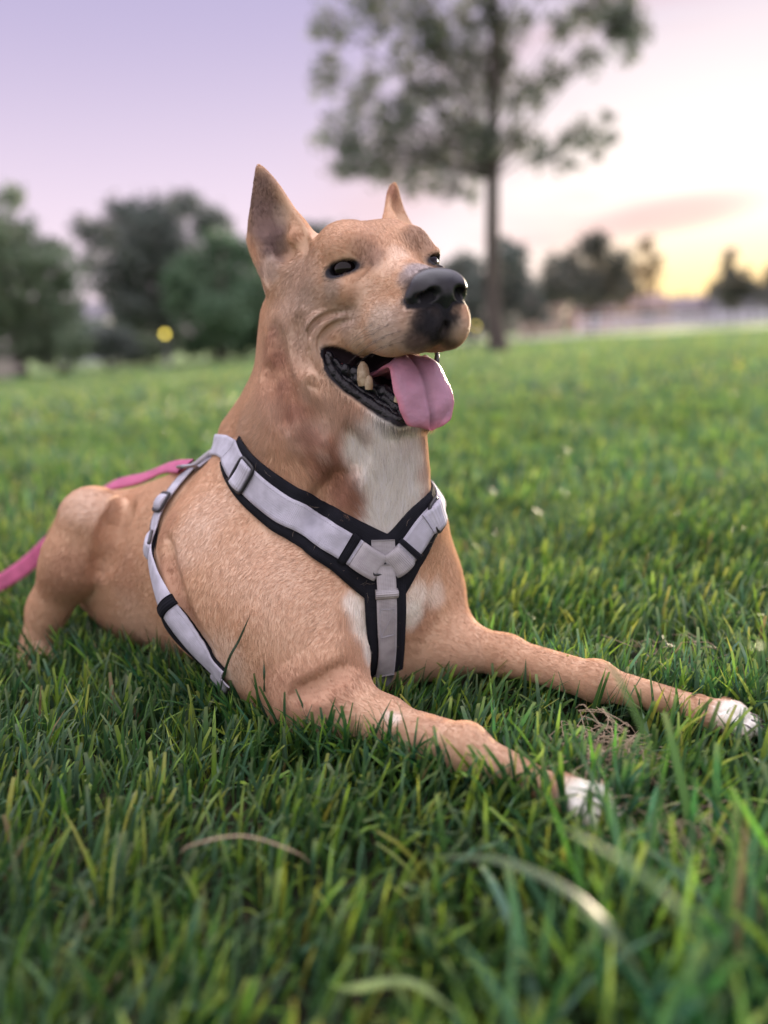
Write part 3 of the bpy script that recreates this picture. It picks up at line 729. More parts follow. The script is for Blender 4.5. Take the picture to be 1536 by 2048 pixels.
WHISK, _k2 = cast([748, 760, 776, 752, 768, 785, 800, 744, 764, 784, 806, 815], [668, 655, 650, 684, 676, 668, 662, 650, 694, 690, 684, 668])
def coat(P, detail=True):
    col = np.tile(np.array(TAN), (len(P), 1))
    loc = (P-HO) @ HM*100
    w_ = vnoise(P, 90, 3)*.004+vnoise(P, 300, 4)*.002
    # paler underside and inner surfaces
    dn = np.clip((.10-P[:, 2])/.12, 0, 1)[:, None]*.35*(P[:, 0] < .1)[:, None]
    col = col*(1-dn)+np.array(CREAM)*dn
    for p, r, c, s in MARK3:
        d = np.linalg.norm(P-p, axis=1)+w_*min(1, r/.02)
        t = np.clip((r*1.35-d)/(r*.9), 0, 1); t = (t*t*(3-2*t)*s)[:, None]
        col = col*(1-t)+c*t
    for s in (-1, 1):
        e = EYE[s]
        q = (loc-np.array([e[0]+.75, e[1]+s*.6, e[2]-.1])); q[:, 2] -= .16*q[:, 0]
        d = np.sqrt((q[:, 0]/2.25)**2+(q[:, 1]/2.6)**2+(q[:, 2]/1.02)**2)
        t = np.clip((1.0-d)/.22, 0, 1)[:, None]; col = col*(1-t)+np.array(BLACK)*t
    if detail:
        for p in WHISK:
            d = np.linalg.norm(P-p, axis=1); t = np.clip((.0026-d)/.0014, 0, 1)[:, None]*.5
            col = col*(1-t)+np.array(MUD)*.7*t
    dn_ = sd(P, NP); t = np.clip((.004-dn_)/.002, 0, 1)[:, None]; col = col*(1-t)+np.array(BLACK)*.6*t
    dh_ = sd_all(P, NOST)+9*(dn_ > .012); t = np.clip((.0035-dh_)/.001, 0, 1)[:, None]; col = col*(1-t)+np.array(BLACK)*.5*t
    if LIPC is not None:
        nm_ = (np.abs(loc[:, 1]) < 7) & (loc[:, 2] < -7) & (loc[:, 2] > -17) & (loc[:, 0] > -9)
        for lc in LIPC:
            d = np.full(len(P), 9.0); q_ = P[nm_]; m_ = np.full(len(q_), 9.0)
            for p in lc: m_ = np.minimum(m_, np.linalg.norm(q_-p, axis=1))
            d[nm_] = m_+w_[nm_]*.25; t = np.clip((.0098-d)/.0025, 0, 1)[:, None]; col = col*(1-t)+np.array(BLACK)*t
    # lips and inside of the mouth
    f, l, u = loc.T
    near = (f > -8) & (f < 13) & (np.abs(l) < 7) & (u < -6) & (u > -17)
    if near.any():
        Pn = P[near]; ds = sd(Pn, SOLID); t = np.clip((-ds-.0010)/.0012, 0, 1)
        lo_ = loc[near]
        t2 = t[:, None]; c_ = col[near]*(1-t2)+np.array((.03, .02, .025))*t2
        col[near] = c_
    return col
SOLID = PR[:SOLID_N]+PR[CAV_N:GAP0]+PR[GAP1:]
NP = []
def ncap(a, b, ra, rb, k=.005, op='u'): NP.append(('cap', hd(*a), hd(*b), ra/100, rb/100, k, op))
def nell(c, r, k=.006, op='u'): NP.append(('ell', hd(*c), HM.T, np.array(r)/100, None, k, op))
nell((10.3, 0, -2.35), (1.75, 2.75, 1.55))
for s in (-1, 1): ncap((10.9, s*1.45, -2.9), (10.0, s*2.2, -3.2), 1.15, .9)
ncap((11.2, 0, -3.2), (11.0, 0, -4.6), .95, .6)
for s in (-1, 1):
    ncap((12.6, s*1.15, -3.0), (11.2, s*1.7, -3.2), .62, .6, .003, 's')
    ncap((12.0, s*1.6, -3.3), (11.2, s*2.6, -3.5), .48, .42, .003, 's')
    ncap((11.4, s*2.5, -3.55), (10.3, s*3.3, -3.8), .30, .22, .003, 's')
ncap((12.45, 0, -2.0), (12.2, 0, -5.0), .13, .16, .003, 's')
NOST = [(*p[:6], 'u') for p in NP if p[6] == 's']
LIPC = None
LIPP, _k3 = cast([653, 664, 690, 728, 768, 800], [708, 738, 768, 796, 820, 836], BASE)
LIPP = LIPP-grad(LIPP, BASE)*.0035
LIPP = np.concatenate([LIPP, [hd(5.0, -.6, -14.6)]])
LIPC = [catmull(LIPP, 40), catmull(mirror(LIPP), 40)]
VC = coat(V)
skin = mat_new('dog_skin', (.42, .25, .15), .75, .2)
_n, _l, _b = mnodes(skin)
_at = _n.new('ShaderNodeAttribute'); _at.attribute_name = 'col'; _l.new(_at.outputs['Color'], _b.inputs['Base Color'])
print('dog verts', len(V), len(F))
dog = empty('dog', (0.0, .9, 0.0))
def under(o, root):
    o.parent = root; o.matrix_parent_inverse = Matrix.Translation(-Vector(root.location)); return o
body = under(mesh_np('body', V, F, skin, cols=VC), dog)
tag(dog, 'tan dog with pricked ears and tongue out lying on the lawn', 'dog')

# ---- eyes
eye_m = mat_new('eye', (.007, .004, .004), .07, .30)
for s in (-1, 1):
    e = EYE[s]; c = hd(e[0]-.28, e[1]-s*.42, e[2]-.05)
    th, ph = np.meshgrid(np.linspace(0, math.pi, 25), np.arange(32)*2*math.pi/32, indexing='ij')
    Ve = np.stack([np.sin(th)*np.cos(ph), np.sin(th)*np.sin(ph), np.cos(th)], -1).reshape(-1, 3)*.0128+c
    i = np.arange(24)[:, None]*32; j = np.arange(32)[None]; k = (j+1) % 32
    Fe = np.stack([i+j, i+32+j, i+32+k, i+k], -1).reshape(-1, 4)
    under(mesh_np('eye', Ve, Fe, eye_m), dog)
# ---- claws and whiskers
claw_m = mat_new('claw', (.06, .05, .045), .35, .5)
for b, td_, s in CLAWS:
    k_ = np.linspace(0, 1, 6)[:, None]; P_ = b+td_*.015*s*k_-np.array([0, 0, .006*s])*k_**2
    under(mesh_np('claw', *tube(P_, np.linspace(.0030, .0007, 6)*s, 8), claw_m), dog)
whisk_m = mat_new('whisker', (.10, .08, .07), .5)
WP = []
for q_ in range(len(WHISK)):
    for P_, sg in ((WHISK[q_], -1), (mirror(WHISK[q_]), 1)):
        d_ = HM @ (np.array([-.35+.15*math.sin(q_*3), sg*.9, -.25+.2*math.cos(q_*5)])); u_ = np.linspace(0, 1, 7)[:, None]
        L_ = .022+.012*math.sin(q_*7)**2
        WP.append(tube(P_+d_*L_*u_-np.array([0, 0, .006])*u_**2, np.linspace(.00018, .00005, 7), 4))
under(mesh_np('whiskers', *merge(WP), whisk_m), dog)['kind'] = 'stuff'
# ---- nose leather
Vn, Fn = surface_nets(lambda P: sd(P, NP), hd(10, 0, -3)-.045, hd(10, 0, -3)+.045, .0009)
nose_m = mat_new('nose_leather', (.012, .013, .017), .34, .5)
_n, _l, _b = mnodes(nose_m); _t = _n.new('ShaderNodeTexCoord'); _v = _n.new('ShaderNodeTexVoronoi'); _v.inputs['Scale'].default_value = 900
_u = _n.new('ShaderNodeBump'); _u.inputs['Strength'].default_value = .35; _u.inputs['Distance'].default_value = .0004
_l.new(_t.outputs['Object'], _v.inputs['Vector']); _l.new(_v.outputs[0], _u.inputs['Height']); _l.new(_u.outputs[0], _b.inputs['Normal'])
under(mesh_np('nose', Vn, Fn, nose_m), dog)
# ---- tongue
ctr = catmull([hd(-4, 0, -11.4), hd(0, 0, -10.6), hd(3.4, 0, -9.3), hd(5.7, 0, -9.8), hd(7.1, 0, -11.7), hd(7.7, 0, -13.5), hd(7.8, .0, -15.0), hd(7.6, 0, -15.6)], 60)
wid = np.interp(np.linspace(0, 7, 60), [0, 1, 2, 3, 4, 5, 6, 6.6, 7], [1.8, 1.9, 2.1, 2.75, 3.15, 3.05, 2.45, 1.6, .25])/100
side = HM @ np.array([0, 1, 0]); tw = HM @ np.array([.12, 0, 0])
Tt = np.gradient(ctr, axis=0); Tt /= np.linalg.norm(Tt, axis=1)[:, None]
Nt = np.cross(Tt, side); Nt *= np.sign(Nt @ (HM @ np.array([1, 0, .6])))[:, None]
ns = 56; ang = np.arange(ns)*2*math.pi/ns
Vt = []
for i, (c, n, w) in enumerate(zip(ctr, Nt, wid)):
    x = np.cos(ang); y = np.sin(ang)
    xs = np.sign(x)*np.abs(x)**.8
    thick = .0030+.0010*np.abs(xs)**2
    groove = -.0042*np.exp(-(xs/.10)**2)*(y > 0)
    dome = .004*(1-xs**2)*.6+.0018*np.sin(xs*6+i*.16)*np.abs(xs)+.0007*np.sin(i*.45+xs*3)
    cup = -.0035*np.abs(xs)**2.2
    v = c+np.outer(xs*w, side)+np.outer(np.sign(y)*np.abs(y)**.8*thick+groove+dome+cup, n)
    Vt.append(v)
Vt = np.concatenate(Vt); m_ = len(ctr)
i = np.arange(m_-1)[:, None]*ns; j = np.arange(ns)[None]; k = (j+1) % ns
Ft = np.stack([i+j, i+k, i+ns+k, i+ns+j], -1).reshape(-1, 4)
tt = np.repeat(np.linspace(0, 1, m_), ns); edge = np.tile(np.abs(np.cos(ang)), m_)
ct = np.array([.43, .225, .31])[None]*(1-tt[:, None]*.0)+0
red = np.clip((tt-.8)/.2, 0, 1)*.8+np.clip((edge-.8)/.2, 0, 1)*.45
ct = ct*(1-red[:, None].clip(0, 1))+np.array([.56, .13, .17])*red[:, None].clip(0, 1)
ct = ct*(1+.20*vnoise(Vt, 200, 9)[:, None])
gr = np.exp(-(np.tile(np.cos(ang), m_)/.05)**2)*np.tile(np.sin(ang) > 0, m_); ct = ct*(1-.35*gr[:, None])
tongue_m = mat_new('tongue', (.6, .28, .33), .46, .45); _n, _l, _b = mnodes(tongue_m)
_at = _n.new('ShaderNodeAttribute'); _at.attribute_name = 'col'; _l.new(_at.outputs['Color'], _b.inputs['Base Color'])
_b.inputs['Subsurface Weight'].default_value = .12; _b.inputs['Subsurface Radius'].default_value = (.01, .004, .003); _b.inputs['Subsurface Scale'].default_value = .5
_z = _n.new('ShaderNodeTexNoise'); _z.inputs['Scale'].default_value = 260; _t = _n.new('ShaderNodeTexCoord'); _u = _n.new('ShaderNodeBump'); _u.inputs['Strength'].default_value = .7; _u.inputs['Distance'].default_value = .0010
_l.new(_t.outputs['Object'], _z.inputs['Vector']); _l.new(_z.outputs[0], _u.inputs['Height']); _l.new(_u.outputs[0], _b.inputs['Normal'])
under(mesh_np('tongue', Vt, Ft, tongue_m, cols=ct), dog)
# ---- black lower lips with their frilled edge, one each side
lip_m = mat_new('wet_lip', (.006, .006, .010), .30, .45); bump_noise(lip_m, 170, .8, .003)
for s in (-1, 1):
    lp = catmull(LIPP if s < 0 else mirror(LIPP), 60)
    parts = []
    u_ = np.linspace(0, 1, 60)
    r_ = .0066*np.sin(math.pi*np.clip(u_*.9+.06, 0, 1))**.5*(1+.05*np.sin(u_*38)+.03*np.sin(u_*71+1))
    if s > 0: r_ = r_*.55
    v1 = tube(lp, r_, 12)
    lp2 = lp+np.outer(.0075*np.sin(u_*math.pi), HM @ np.array([.1, -s*.5, .7]))+np.outer(.0012*np.sin(u_*44), HM @ np.array([0, s, .3]))
    v2 = tube(lp2, r_*.55, 10)
    u1 = HM @ np.array([.3, -s*.75, .55])
    lp3 = lp+np.outer(.0135*np.sin(u_*math.pi)**.7, u1)+np.outer(.0014*np.sin(u_*52+1), HM @ np.array([0, s*.3, 1]))
    jr = 1+.35*np.sin(u_*23+2)*np.sin(u_*9)+.2*np.sin(u_*57)
    v3 = tube(lp3, r_*.80*jr, 12)
    lp4 = lp[16:]+np.outer(.019*np.sin(u_[16:]*math.pi)**.7, u1); v4 = tube(lp4, r_[16:]*.9*jr[::-1][16:], 12)
    under(mesh_np('lower_lip', *merge([v1, v2, v3, v4] if s < 0 else [v1]), lip_m), dog)
# ---- gums, teeth
gum_m = mat_new('gum', (.42, .13, .14), .35, .5); bump_noise(gum_m, 300, .5, .001)
gb, _k4 = cast([676, 684, 692, 712, 720], [724, 733, 742, 762, 767], BASE); gb = gb-grad(gb, BASE)*.0055
for a_, b_, r_a in ((0, 2, .0036), (3, 4, .0032)):
    g_ = catmull(gb[a_:b_+1], 9); under(mesh_np('gum', *tube(g_, r_a*np.sin(np.linspace(.25, 2.9, 9))**.6, 10), gum_m), dog)
tooth_m = mottled('tooth', (.50, .41, .28), (.30, .22, .13), 160, .4, .3, .001)
for s in (-1, 1):
    lp = catmull([hd(-4.2, s*4.0, -9.8), hd(-3.0, s*4.0, -10.6), hd(-1.4, s*3.9, -11.5), hd(.2, s*3.6, -12.0)], 30)
    under(mesh_np('gum', *tube(lp, .0042+.0012*np.sin(np.linspace(0, 22, 30)), 10), gum_m), dog)
    def tooth(b, t, r):
        b, t = hd(*b), hd(*t); u_ = np.linspace(0, 1, 8)[:, None]
        return mesh_np('tooth', *tube(b+(t-b)*u_, r/100*np.array([.9, 1, 1.05, 1.0, .95, .88, .70, .25]), 10), tooth_m)
    for b, t, r in (((1.3, s*3.7, -11.6), (1.1, s*3.6, -9.2), .68), ((2.1, s*3.6, -11.9), (2.2, s*3.5, -10.5), .42), ((-2.2, s*3.5, -11.2), (-2.0, s*3.5, -10.3), .5),
                    ((4.3, s*1.7, -13.2), (4.7, s*(1.9 if s > 0 else 1.2), -9.6 if s > 0 else -11.6), .36)):
        under(tooth(b, t, r), dog)


# ------------------------------------------------------------------ the lawn, blade by blade
def blade_mat(name):
    m = mat_new(name, (.06, .14, .03), .42, .4); n, l, b = mnodes(m)
    a = n.new('ShaderNodeAttribute'); a.attribute_name = 'col'; l.new(a.outputs['Color'], b.inputs['Base Color'])
    tr = n.new('ShaderNodeBsdfTranslucent'); l.new(a.outputs['Color'], tr.inputs['Color'])
    mx = n.new('ShaderNodeMixShader'); mx.inputs[0].default_value = .38
    l.new(b.outputs[0], mx.inputs[1]); l.new(tr.outputs[0], mx.inputs[2]); l.new(mx.outputs[0], n['Material Output'].inputs['Surface'])
    return m
blade_m = blade_mat('grass_blade')
def blades(X, Y, h, w, lean, az, curl, seg, r, cols, z0=None):
    n = len(X); k = seg+1
    u = np.linspace(0, 1, k)
    ld = np.stack([np.cos(az), np.sin(az), 0*az], -1)
    sd_ = np.stack([-np.sin(az), np.cos(az), 0*az], -1)
    tw = r.normal(size=n)*.9
    sd_ = sd_*np.cos(tw)[:, None]+ld*np.sin(tw)[:, None]
    zz = gz(X, Y) if z0 is None else z0
    P = np.zeros((n, k, 3))
    a = lean[:, None]+curl[:, None]*u[None]
    ds = (h/seg)[:, None]
    dx = np.concatenate([np.zeros((n, 1)), np.cumsum(np.sin(a[:, :-1])*ds, 1)], 1); dz = np.concatenate([np.zeros((n, 1)), np.cumsum(np.cos(a[:, :-1])*ds, 1)], 1)
    P = np.stack([X, Y, zz], -1)[:, None]+ld[:, None]*dx[..., None]; P[..., 2] += dz
    prof = np.tile(np.interp(u, [0, .25, .7, 1], [.75, 1, .75, .06]), (n, 1))
    cut = r.random(n) < .40; prof[cut] = np.interp(u, [0, .25, .7, 1], [.75, 1, .9, .62])       # mown square
    Lf = P-sd_[:, None]*(w[:, None]*prof/2)[..., None]; Rt = P+sd_[:, None]*(w[:, None]*prof/2)[..., None]
    V = np.stack([Lf, Rt], 2).reshape(n, 2*k, 3)
    base = (np.arange(n)*2*k)[:, None, None]+(np.arange(seg)*2)[None, :, None]
    F = (base+np.array([0, 1, 3, 2])[None, None]).reshape(-1, 4)
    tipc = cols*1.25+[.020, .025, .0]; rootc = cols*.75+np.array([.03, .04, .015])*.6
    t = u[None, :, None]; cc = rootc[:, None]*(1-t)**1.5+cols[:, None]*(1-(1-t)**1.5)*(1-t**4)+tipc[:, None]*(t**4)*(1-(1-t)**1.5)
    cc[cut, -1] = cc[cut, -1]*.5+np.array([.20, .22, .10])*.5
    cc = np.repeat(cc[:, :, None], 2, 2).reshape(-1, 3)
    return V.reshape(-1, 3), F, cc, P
def colours(n, r, X, Y, warm=0.0):
    c = np.tile(np.array([.034, .105, .030]), (n, 1))
    alt = np.array([[.026, .080, .038], [.120, .240, .034], [.045, .120, .075], [.190, .280, .055]])
    j = r.choice(5, n, p=[.38, .22, .20, .14, .06]); m = j > 0; c[m] = alt[j[m]-1]
    pat = vnoise(np.stack([X, Y, 0*X], -1), 5, 51)
    c = c*(1+.22*pat)[:, None]*r.uniform(.75, 1.25, n)[:, None]
    c[:, 0] *= 1+.15*r.normal(size=n); 
    dry = r.random(n) < .009; c[dry] = np.array([.12, .10, .055])*r.uniform(.7, 1.1, dry.sum())[:, None]
    return c.clip(.004, .8)
def patch(x0, x1, y0, y1, dens, h, w, seg, seed, keep=None, cm=1.0, hs=.25, leanm=.42, curlm=.6):
    r = np.random.default_rng(seed); n = int((x1-x0)*(y1-y0)*dens)
    X = r.uniform(x0, x1, n); Y = r.uniform(y0, y1, n)
    # tufts
    nt = n//14; tx = r.uniform(x0, x1, nt); ty = r.uniform(y0, y1, nt); k = r.integers(0, nt, n); m = r.random(n) < .6
    sp_ = .010*max(1, w/.003)
    X = np.where(m, tx[k]+r.normal(size=n)*sp_, X); Y = np.where(m, ty[k]+r.normal(size=n)*sp_, Y)
    if keep is not None: q = keep(X, Y); X, Y, k, m = X[q], Y[q], k[q], m[q]; n = len(X)
    P3 = np.stack([X, Y, 0*X], -1)
    az = vnoise(P3, 6, 61)*3.5+r.normal(size=n)*1.1
    lean = np.abs(r.normal(size=n))*leanm*.6+.05; curl = np.abs(r.normal(size=n))*curlm
    hh_ = h*(1+.28*vnoise(P3, 9, 62))*r.uniform(1-hs*1.6, 1+hs, n)
    return [X, Y, hh_, w*r.uniform(.6, 1.35, n), lean, az, curl, seg, r, colours(n, r, X, Y)*(np.array([1.05, 1, 1])*cm)]
def mow(args, V=None):
    """leave out blades that would stand inside the dog"""
    X, Y, h, w, lean, az, curl, seg, r, cols = args
    V_, F_, c_, P = blades(*args)
    n, k = P.shape[:2]
    near = (X > -.75) & (X < .55) & (Y > .4) & (Y < 1.5)
    bad = np.zeros(n, bool); idx = np.nonzero(near)[0]
    for j, mar in ((0, .004), (k//2, .001), (k-1, .0)): bad[idx] |= sd(P[idx, j]) < mar
    kp = ~bad
    return [a[kp] if isinstance(a, np.ndarray) else a for a in args]


# ------------------------------------------------------------------ the coat: short hairs combed along the body
GUIDE = [  # where a hair lies and which way it points, as two places on the coat
 ((862, 530), (800, 515)), ((800, 520), (760, 480)), ((745, 560), (690, 580)), ((765, 500), (745, 460)), ((700, 470), (640, 470)), ((660, 600), (610, 640)),
 ((760, 620), (690, 640)), ((830, 650), (750, 660)), ((600, 560), (570, 620)), ((560, 650), (550, 720)), ((640, 500), (600, 530)), ((840, 480), (810, 455)),
 ((545, 500), (525, 400)), ((525, 420), (520, 360)), ((570, 440), (535, 390)), ((790, 420), (787, 385)), ((820, 690), (760, 700)), ((640, 690), (610, 730)),
 ((560, 760), (575, 840)), ((640, 820), (670, 900)), ((700, 900), (730, 1000)), ((760, 880), (775, 980)), ((835, 880), (838, 960)), ((500, 850), (475, 890)),
 ((780, 980), (765, 1050)), ((600, 900), (650, 960)), ((700, 1020), (740, 1060)), ((530, 960), (490, 1000)), ((700, 800), (690, 850)),
 ((450, 950), (400, 1000)), ((600, 1120), (520, 1150)), ((450, 1100), (410, 1170)), ((520, 1250), (520, 1320)), ((670, 1150), (600, 1180)), ((650, 1250), (590, 1290)),
 ((700, 1250), (690, 1330)), ((600, 1340), (620, 1390)), ((700, 1430), (800, 1450)), ((850, 1480), (930, 1500)), ((1000, 1535), (1090, 1575)),
 ((880, 1120), (895, 1200)), ((900, 1260), (980, 1300)), ((1100, 1335), (1200, 1370)), ((280, 1100), (250, 1180)), ((300, 1250), (270, 1290)), ((350, 985), (280, 1005)),
 ((185, 1020), (130, 1050)), ((115, 1130), (92, 1220)), ((725, 1200), (728, 1290)), ((850, 1160), (840, 1240)), ((380, 1120), (360, 1200)), ((400, 1280), (420, 1330)),
]
g0, k0 = cast([g[0][0] for g in GUIDE], [g[0][1] for g in GUIDE]); g1, k1 = cast([g[1][0] for g in GUIDE], [g[1][1] for g in GUIDE])
kk = k0 & k1; GP = g0[kk]; GD = g1[kk]-g0[kk]
GD = GD/np.linalg.norm(GD, axis=1)[:, None]
# the far side, combed like the near side
_ax = BF[0]*np.array([1, 1, 0]); _ax /= np.linalg.norm(_ax); _sd = np.cross([0, 0, 1], _ax); _c0 = at(470, 1135, .955)
isbody = GP[:, 2] < .33
GPm = GP[isbody]-2*((GP[isbody]-_c0) @ _sd)[:, None]*_sd; GDm = GD[isbody]-2*(GD[isbody] @ _sd)[:, None]*_sd
ishead = GP[:, 2] > .36
GPh = mirror(GP[ishead]); GDh = mirror(GP[ishead]+GD[ishead])-GPh
GPA = np.concatenate([GP, GPm, GPh]); GDA = np.concatenate([GD, GDm, GDh])
def comb(P):
    out = np.empty_like(P)
    for i in range(0, len(P), 40000):
        p = P[i:i+40000]
        d2 = ((p[:, None]-GPA[None])**2).sum(-1)
        w = 1/(d2+.0002)**2
        out[i:i+40000] = (w[..., None]*GDA[None]).sum(1)/w.sum(1)[:, None]
    return out
def seglist(pts): return np.concatenate([pts[:-1, None], pts[1:, None]], 1)
def near_path(P, pts):
    m = np.full(len(P), 9.0)
    for a, b in zip(pts[:-1], pts[1:]):
        ab = b-a; h = np.clip(((P-a) @ ab)/(ab @ ab+1e-12), 0, 1); m = np.minimum(m, np.linalg.norm(P-a-h[:, None]*ab, axis=1))
    return m
def make_fur():
    n = 150000 if 'coarse' in DEV else 640000
    r = np.random.default_rng(11)
    T = np.concatenate([F[:, [0, 1, 2]], F[:, [0, 2, 3]]])
    A, B, Cc = V[T[:, 0]], V[T[:, 1]], V[T[:, 2]]
    cr_ = np.cross(B-A, Cc-A); ar = np.linalg.norm(cr_, axis=1); m3 = (A+B+Cc)/3
    # hairs are finer and closer set on the head; the side turned to the ground or away carries fewer
    lookd = CO-m3; lookd /= np.linalg.norm(lookd, axis=1)[:, None]
    fc = (VN[T[:, 0]]*lookd).sum(1)
    wgt = ar*np.where(fc > -.25, 1.0, .30)*(1+.9*np.clip((m3[:, 2]-.28)/.12, 0, 1))
    cum = np.cumsum(wgt); idx = np.searchsorted(cum, r.random(n)*cum[-1]).clip(0, len(T)-1)
    u, v = r.random((2, n)); fl = u+v > 1; u[fl], v[fl] = 1-u[fl], 1-v[fl]; u, v = u[:, None], v[:, None]
    lerp = lambda X: X[T[idx, 0]]*(1-u-v)+X[T[idx, 1]]*u+X[T[idx, 2]]*v
    P = lerp(V); G = lerp(VN); G /= np.linalg.norm(G, axis=1)[:, None]; col = lerp(VC)
    loc = (P-HO) @ HM*100; f, l, u = loc.T
    fz = np.clip((u+15.5)/4, 0, 1)*np.clip((f+11)/4, 0, 1)*np.clip((P[:, 2]-.33)/.04, 0, 1); isface = fz > .5
    keep = P[:, 2] > -.02
    # bare places: eyes, nose leather, lips, inside of the mouth
    for s in (-1, 1):
        e = EYE[s]; q = loc-np.array([e[0]+.75, e[1]+s*.6, e[2]-.1]); q[:, 2] -= .16*q[:, 0]
        keep &= np.sqrt((q[:, 0]/2.1)**2+(q[:, 1]/2.6)**2+(q[:, 2]/1.0)**2) > .84
    keep &= (sd(P, NP) > .0012) & ((sd_all(P, NOST) > .004) | (sd(P, NP) > .012))
    nearm = isface & (u < -6)
    ds = np.zeros(len(P)); ds[nearm] = sd(P[nearm], SOLID); keep &= ds > -.0018
    for lpp in (LIPP, mirror(LIPP)): keep &= near_path(P, catmull(lpp, 20)) > .0078
    keep &= near_path(P, ctr[::6]) > .012
    bare = np.zeros(len(P), bool)
    for pts, half in STRAPS: 
        m = near_path(P, pts); keep &= m > half-.003
    P, G, loc, isface, col, fz = P[keep], G[keep], loc[keep], isface[keep], col[keep], fz[keep]; f, l, u = loc.T
    D = comb(P)
    # direction within the surface
    D = D-G*(D*G).sum(1)[:, None]; D /= np.linalg.norm(D, axis=1)[:, None]+1e-9
    n = len(P)
    # length by place
    L = np.full(n, .0060)
    L = L*(1-fz)+(.0046+.0020*np.clip((-f-1)/8, 0, 1))*fz
    ear_ = (u > 3.5) & (f < -6) & (P[:, 2] > .45); L[ear_] = .0036
    leg = (P[:, 2] < .11) & (P[:, 0] > -.04) & (P[:, 1] < .93) | (P[:, 0] > .06) & (P[:, 2] < .13)
    L[leg] = .0056
    ruffc = cast([770, 700, 620, 540, 500, 840, 735], [950, 900, 850, 830, 880, 900, 1270], None)[0]
    for c, rr, ll in zip(ruffc, (.075, .05, .06, .05, .05, .04, .04), (.022, .015, .012, .012, .013, .018, .015)):
        t = np.clip(1.3-np.linalg.norm(P-c, axis=1)/rr, 0, 1)*(1-fz); L = L*(1-t)+ll*t
    for pts, half in STRAPS:
        m = near_path(P, pts); L *= np.clip((m-half+.006)/.012, .35, 1)
    L *= r.uniform(.65, 1.25, n)
    # clumping: hairs share wobble with their neighbours
    wob = np.stack([vnoise(P, 160, 21), vnoise(P, 160, 22), vnoise(P, 160, 23)], -1)*.13+np.stack([vnoise(P, 520, 24), vnoise(P, 520, 25), vnoise(P, 520, 26)], -1)*.06
    wob = wob*np.clip(L/.010, .3, 1.5)[:, None]+r.normal(size=(n, 3))*.10
    D2 = D+wob; D2 -= G*(D2*G).sum(1)[:, None]; D2 /= np.linalg.norm(D2, axis=1)[:, None]
    lift = np.where(isface, .13, .13)*(1+.4*vnoise(P, 420, 31))+r.uniform(0, .07, n)
    k = 4
    pts = np.zeros((n, k, 3), np.float32)
    p = P-G*.0002; pts[:, 0] = p
    for j in range(1, k):
        w = lift*(1.7-.6*j)
        d = D2+G*w[:, None]; d /= np.linalg.norm(d, axis=1)[:, None]
        if j >= 2: d = d+r.normal(size=(n, 3))*.05
        p = p+d*(L/(k-1))[:, None]; pts[:, j] = p
    var = (1+.12*r.normal(size=n)+.07*vnoise(P, 90, 41)+.06*vnoise(P, 700, 42)).clip(.5, 1.5)[:, None]
    dark = (r.random(n) < .02)[:, None]
    col = np.clip(col*var*np.where(dark, .62, 1.0), .008, .9)
    hc = bpy.data.hair_curves.new('fur'); hc.add_curves([k]*n)
    hc.attributes['position'].data.foreach_set('vector', pts.ravel()) if 'position' in hc.attributes else None
    ra = hc.attributes.get('radius') or hc.attributes.new('radius', 'FLOAT', 'POINT')
    base_r = np.where(isface, .00008, .000095)*(1+.2*(L > .010))
    prof = np.array([1.0, .95, .7, .15])
    ra.data.foreach_set('value', (base_r[:, None]*prof[None]).astype(np.float32).ravel())
    ca = hc.attributes.new('col', 'FLOAT_COLOR', 'CURVE')
    ca.data.foreach_set('color', np.concatenate([col, np.ones((n, 1))], 1).astype(np.float32).ravel())
    m = mat_new('hair', (.4, .25, .15), .42, .45); nn, ll, b = mnodes(m)
    a = nn.new('ShaderNodeAttribute'); a.attribute_name = 'col'; ll.new(a.outputs['Color'], b.inputs['Base Color'])
    tr = nn.new('ShaderNodeBsdfTranslucent'); ll.new(a.outputs['Color'], tr.inputs['Color'])
    mx = nn.new('ShaderNodeMixShader'); mx.inputs[0].default_value = .35
    out = nn['Material Output']; ll.new(b.outputs[0], mx.inputs[1]); ll.new(tr.outputs[0], mx.inputs[2]); ll.new(mx.outputs[0], out.inputs['Surface'])
    hc.materials.append(m)
    o = bpy.data.objects.new('fur', hc); C.objects.link(o); under(o, dog)
    o['kind'] = 'stuff'
    return o


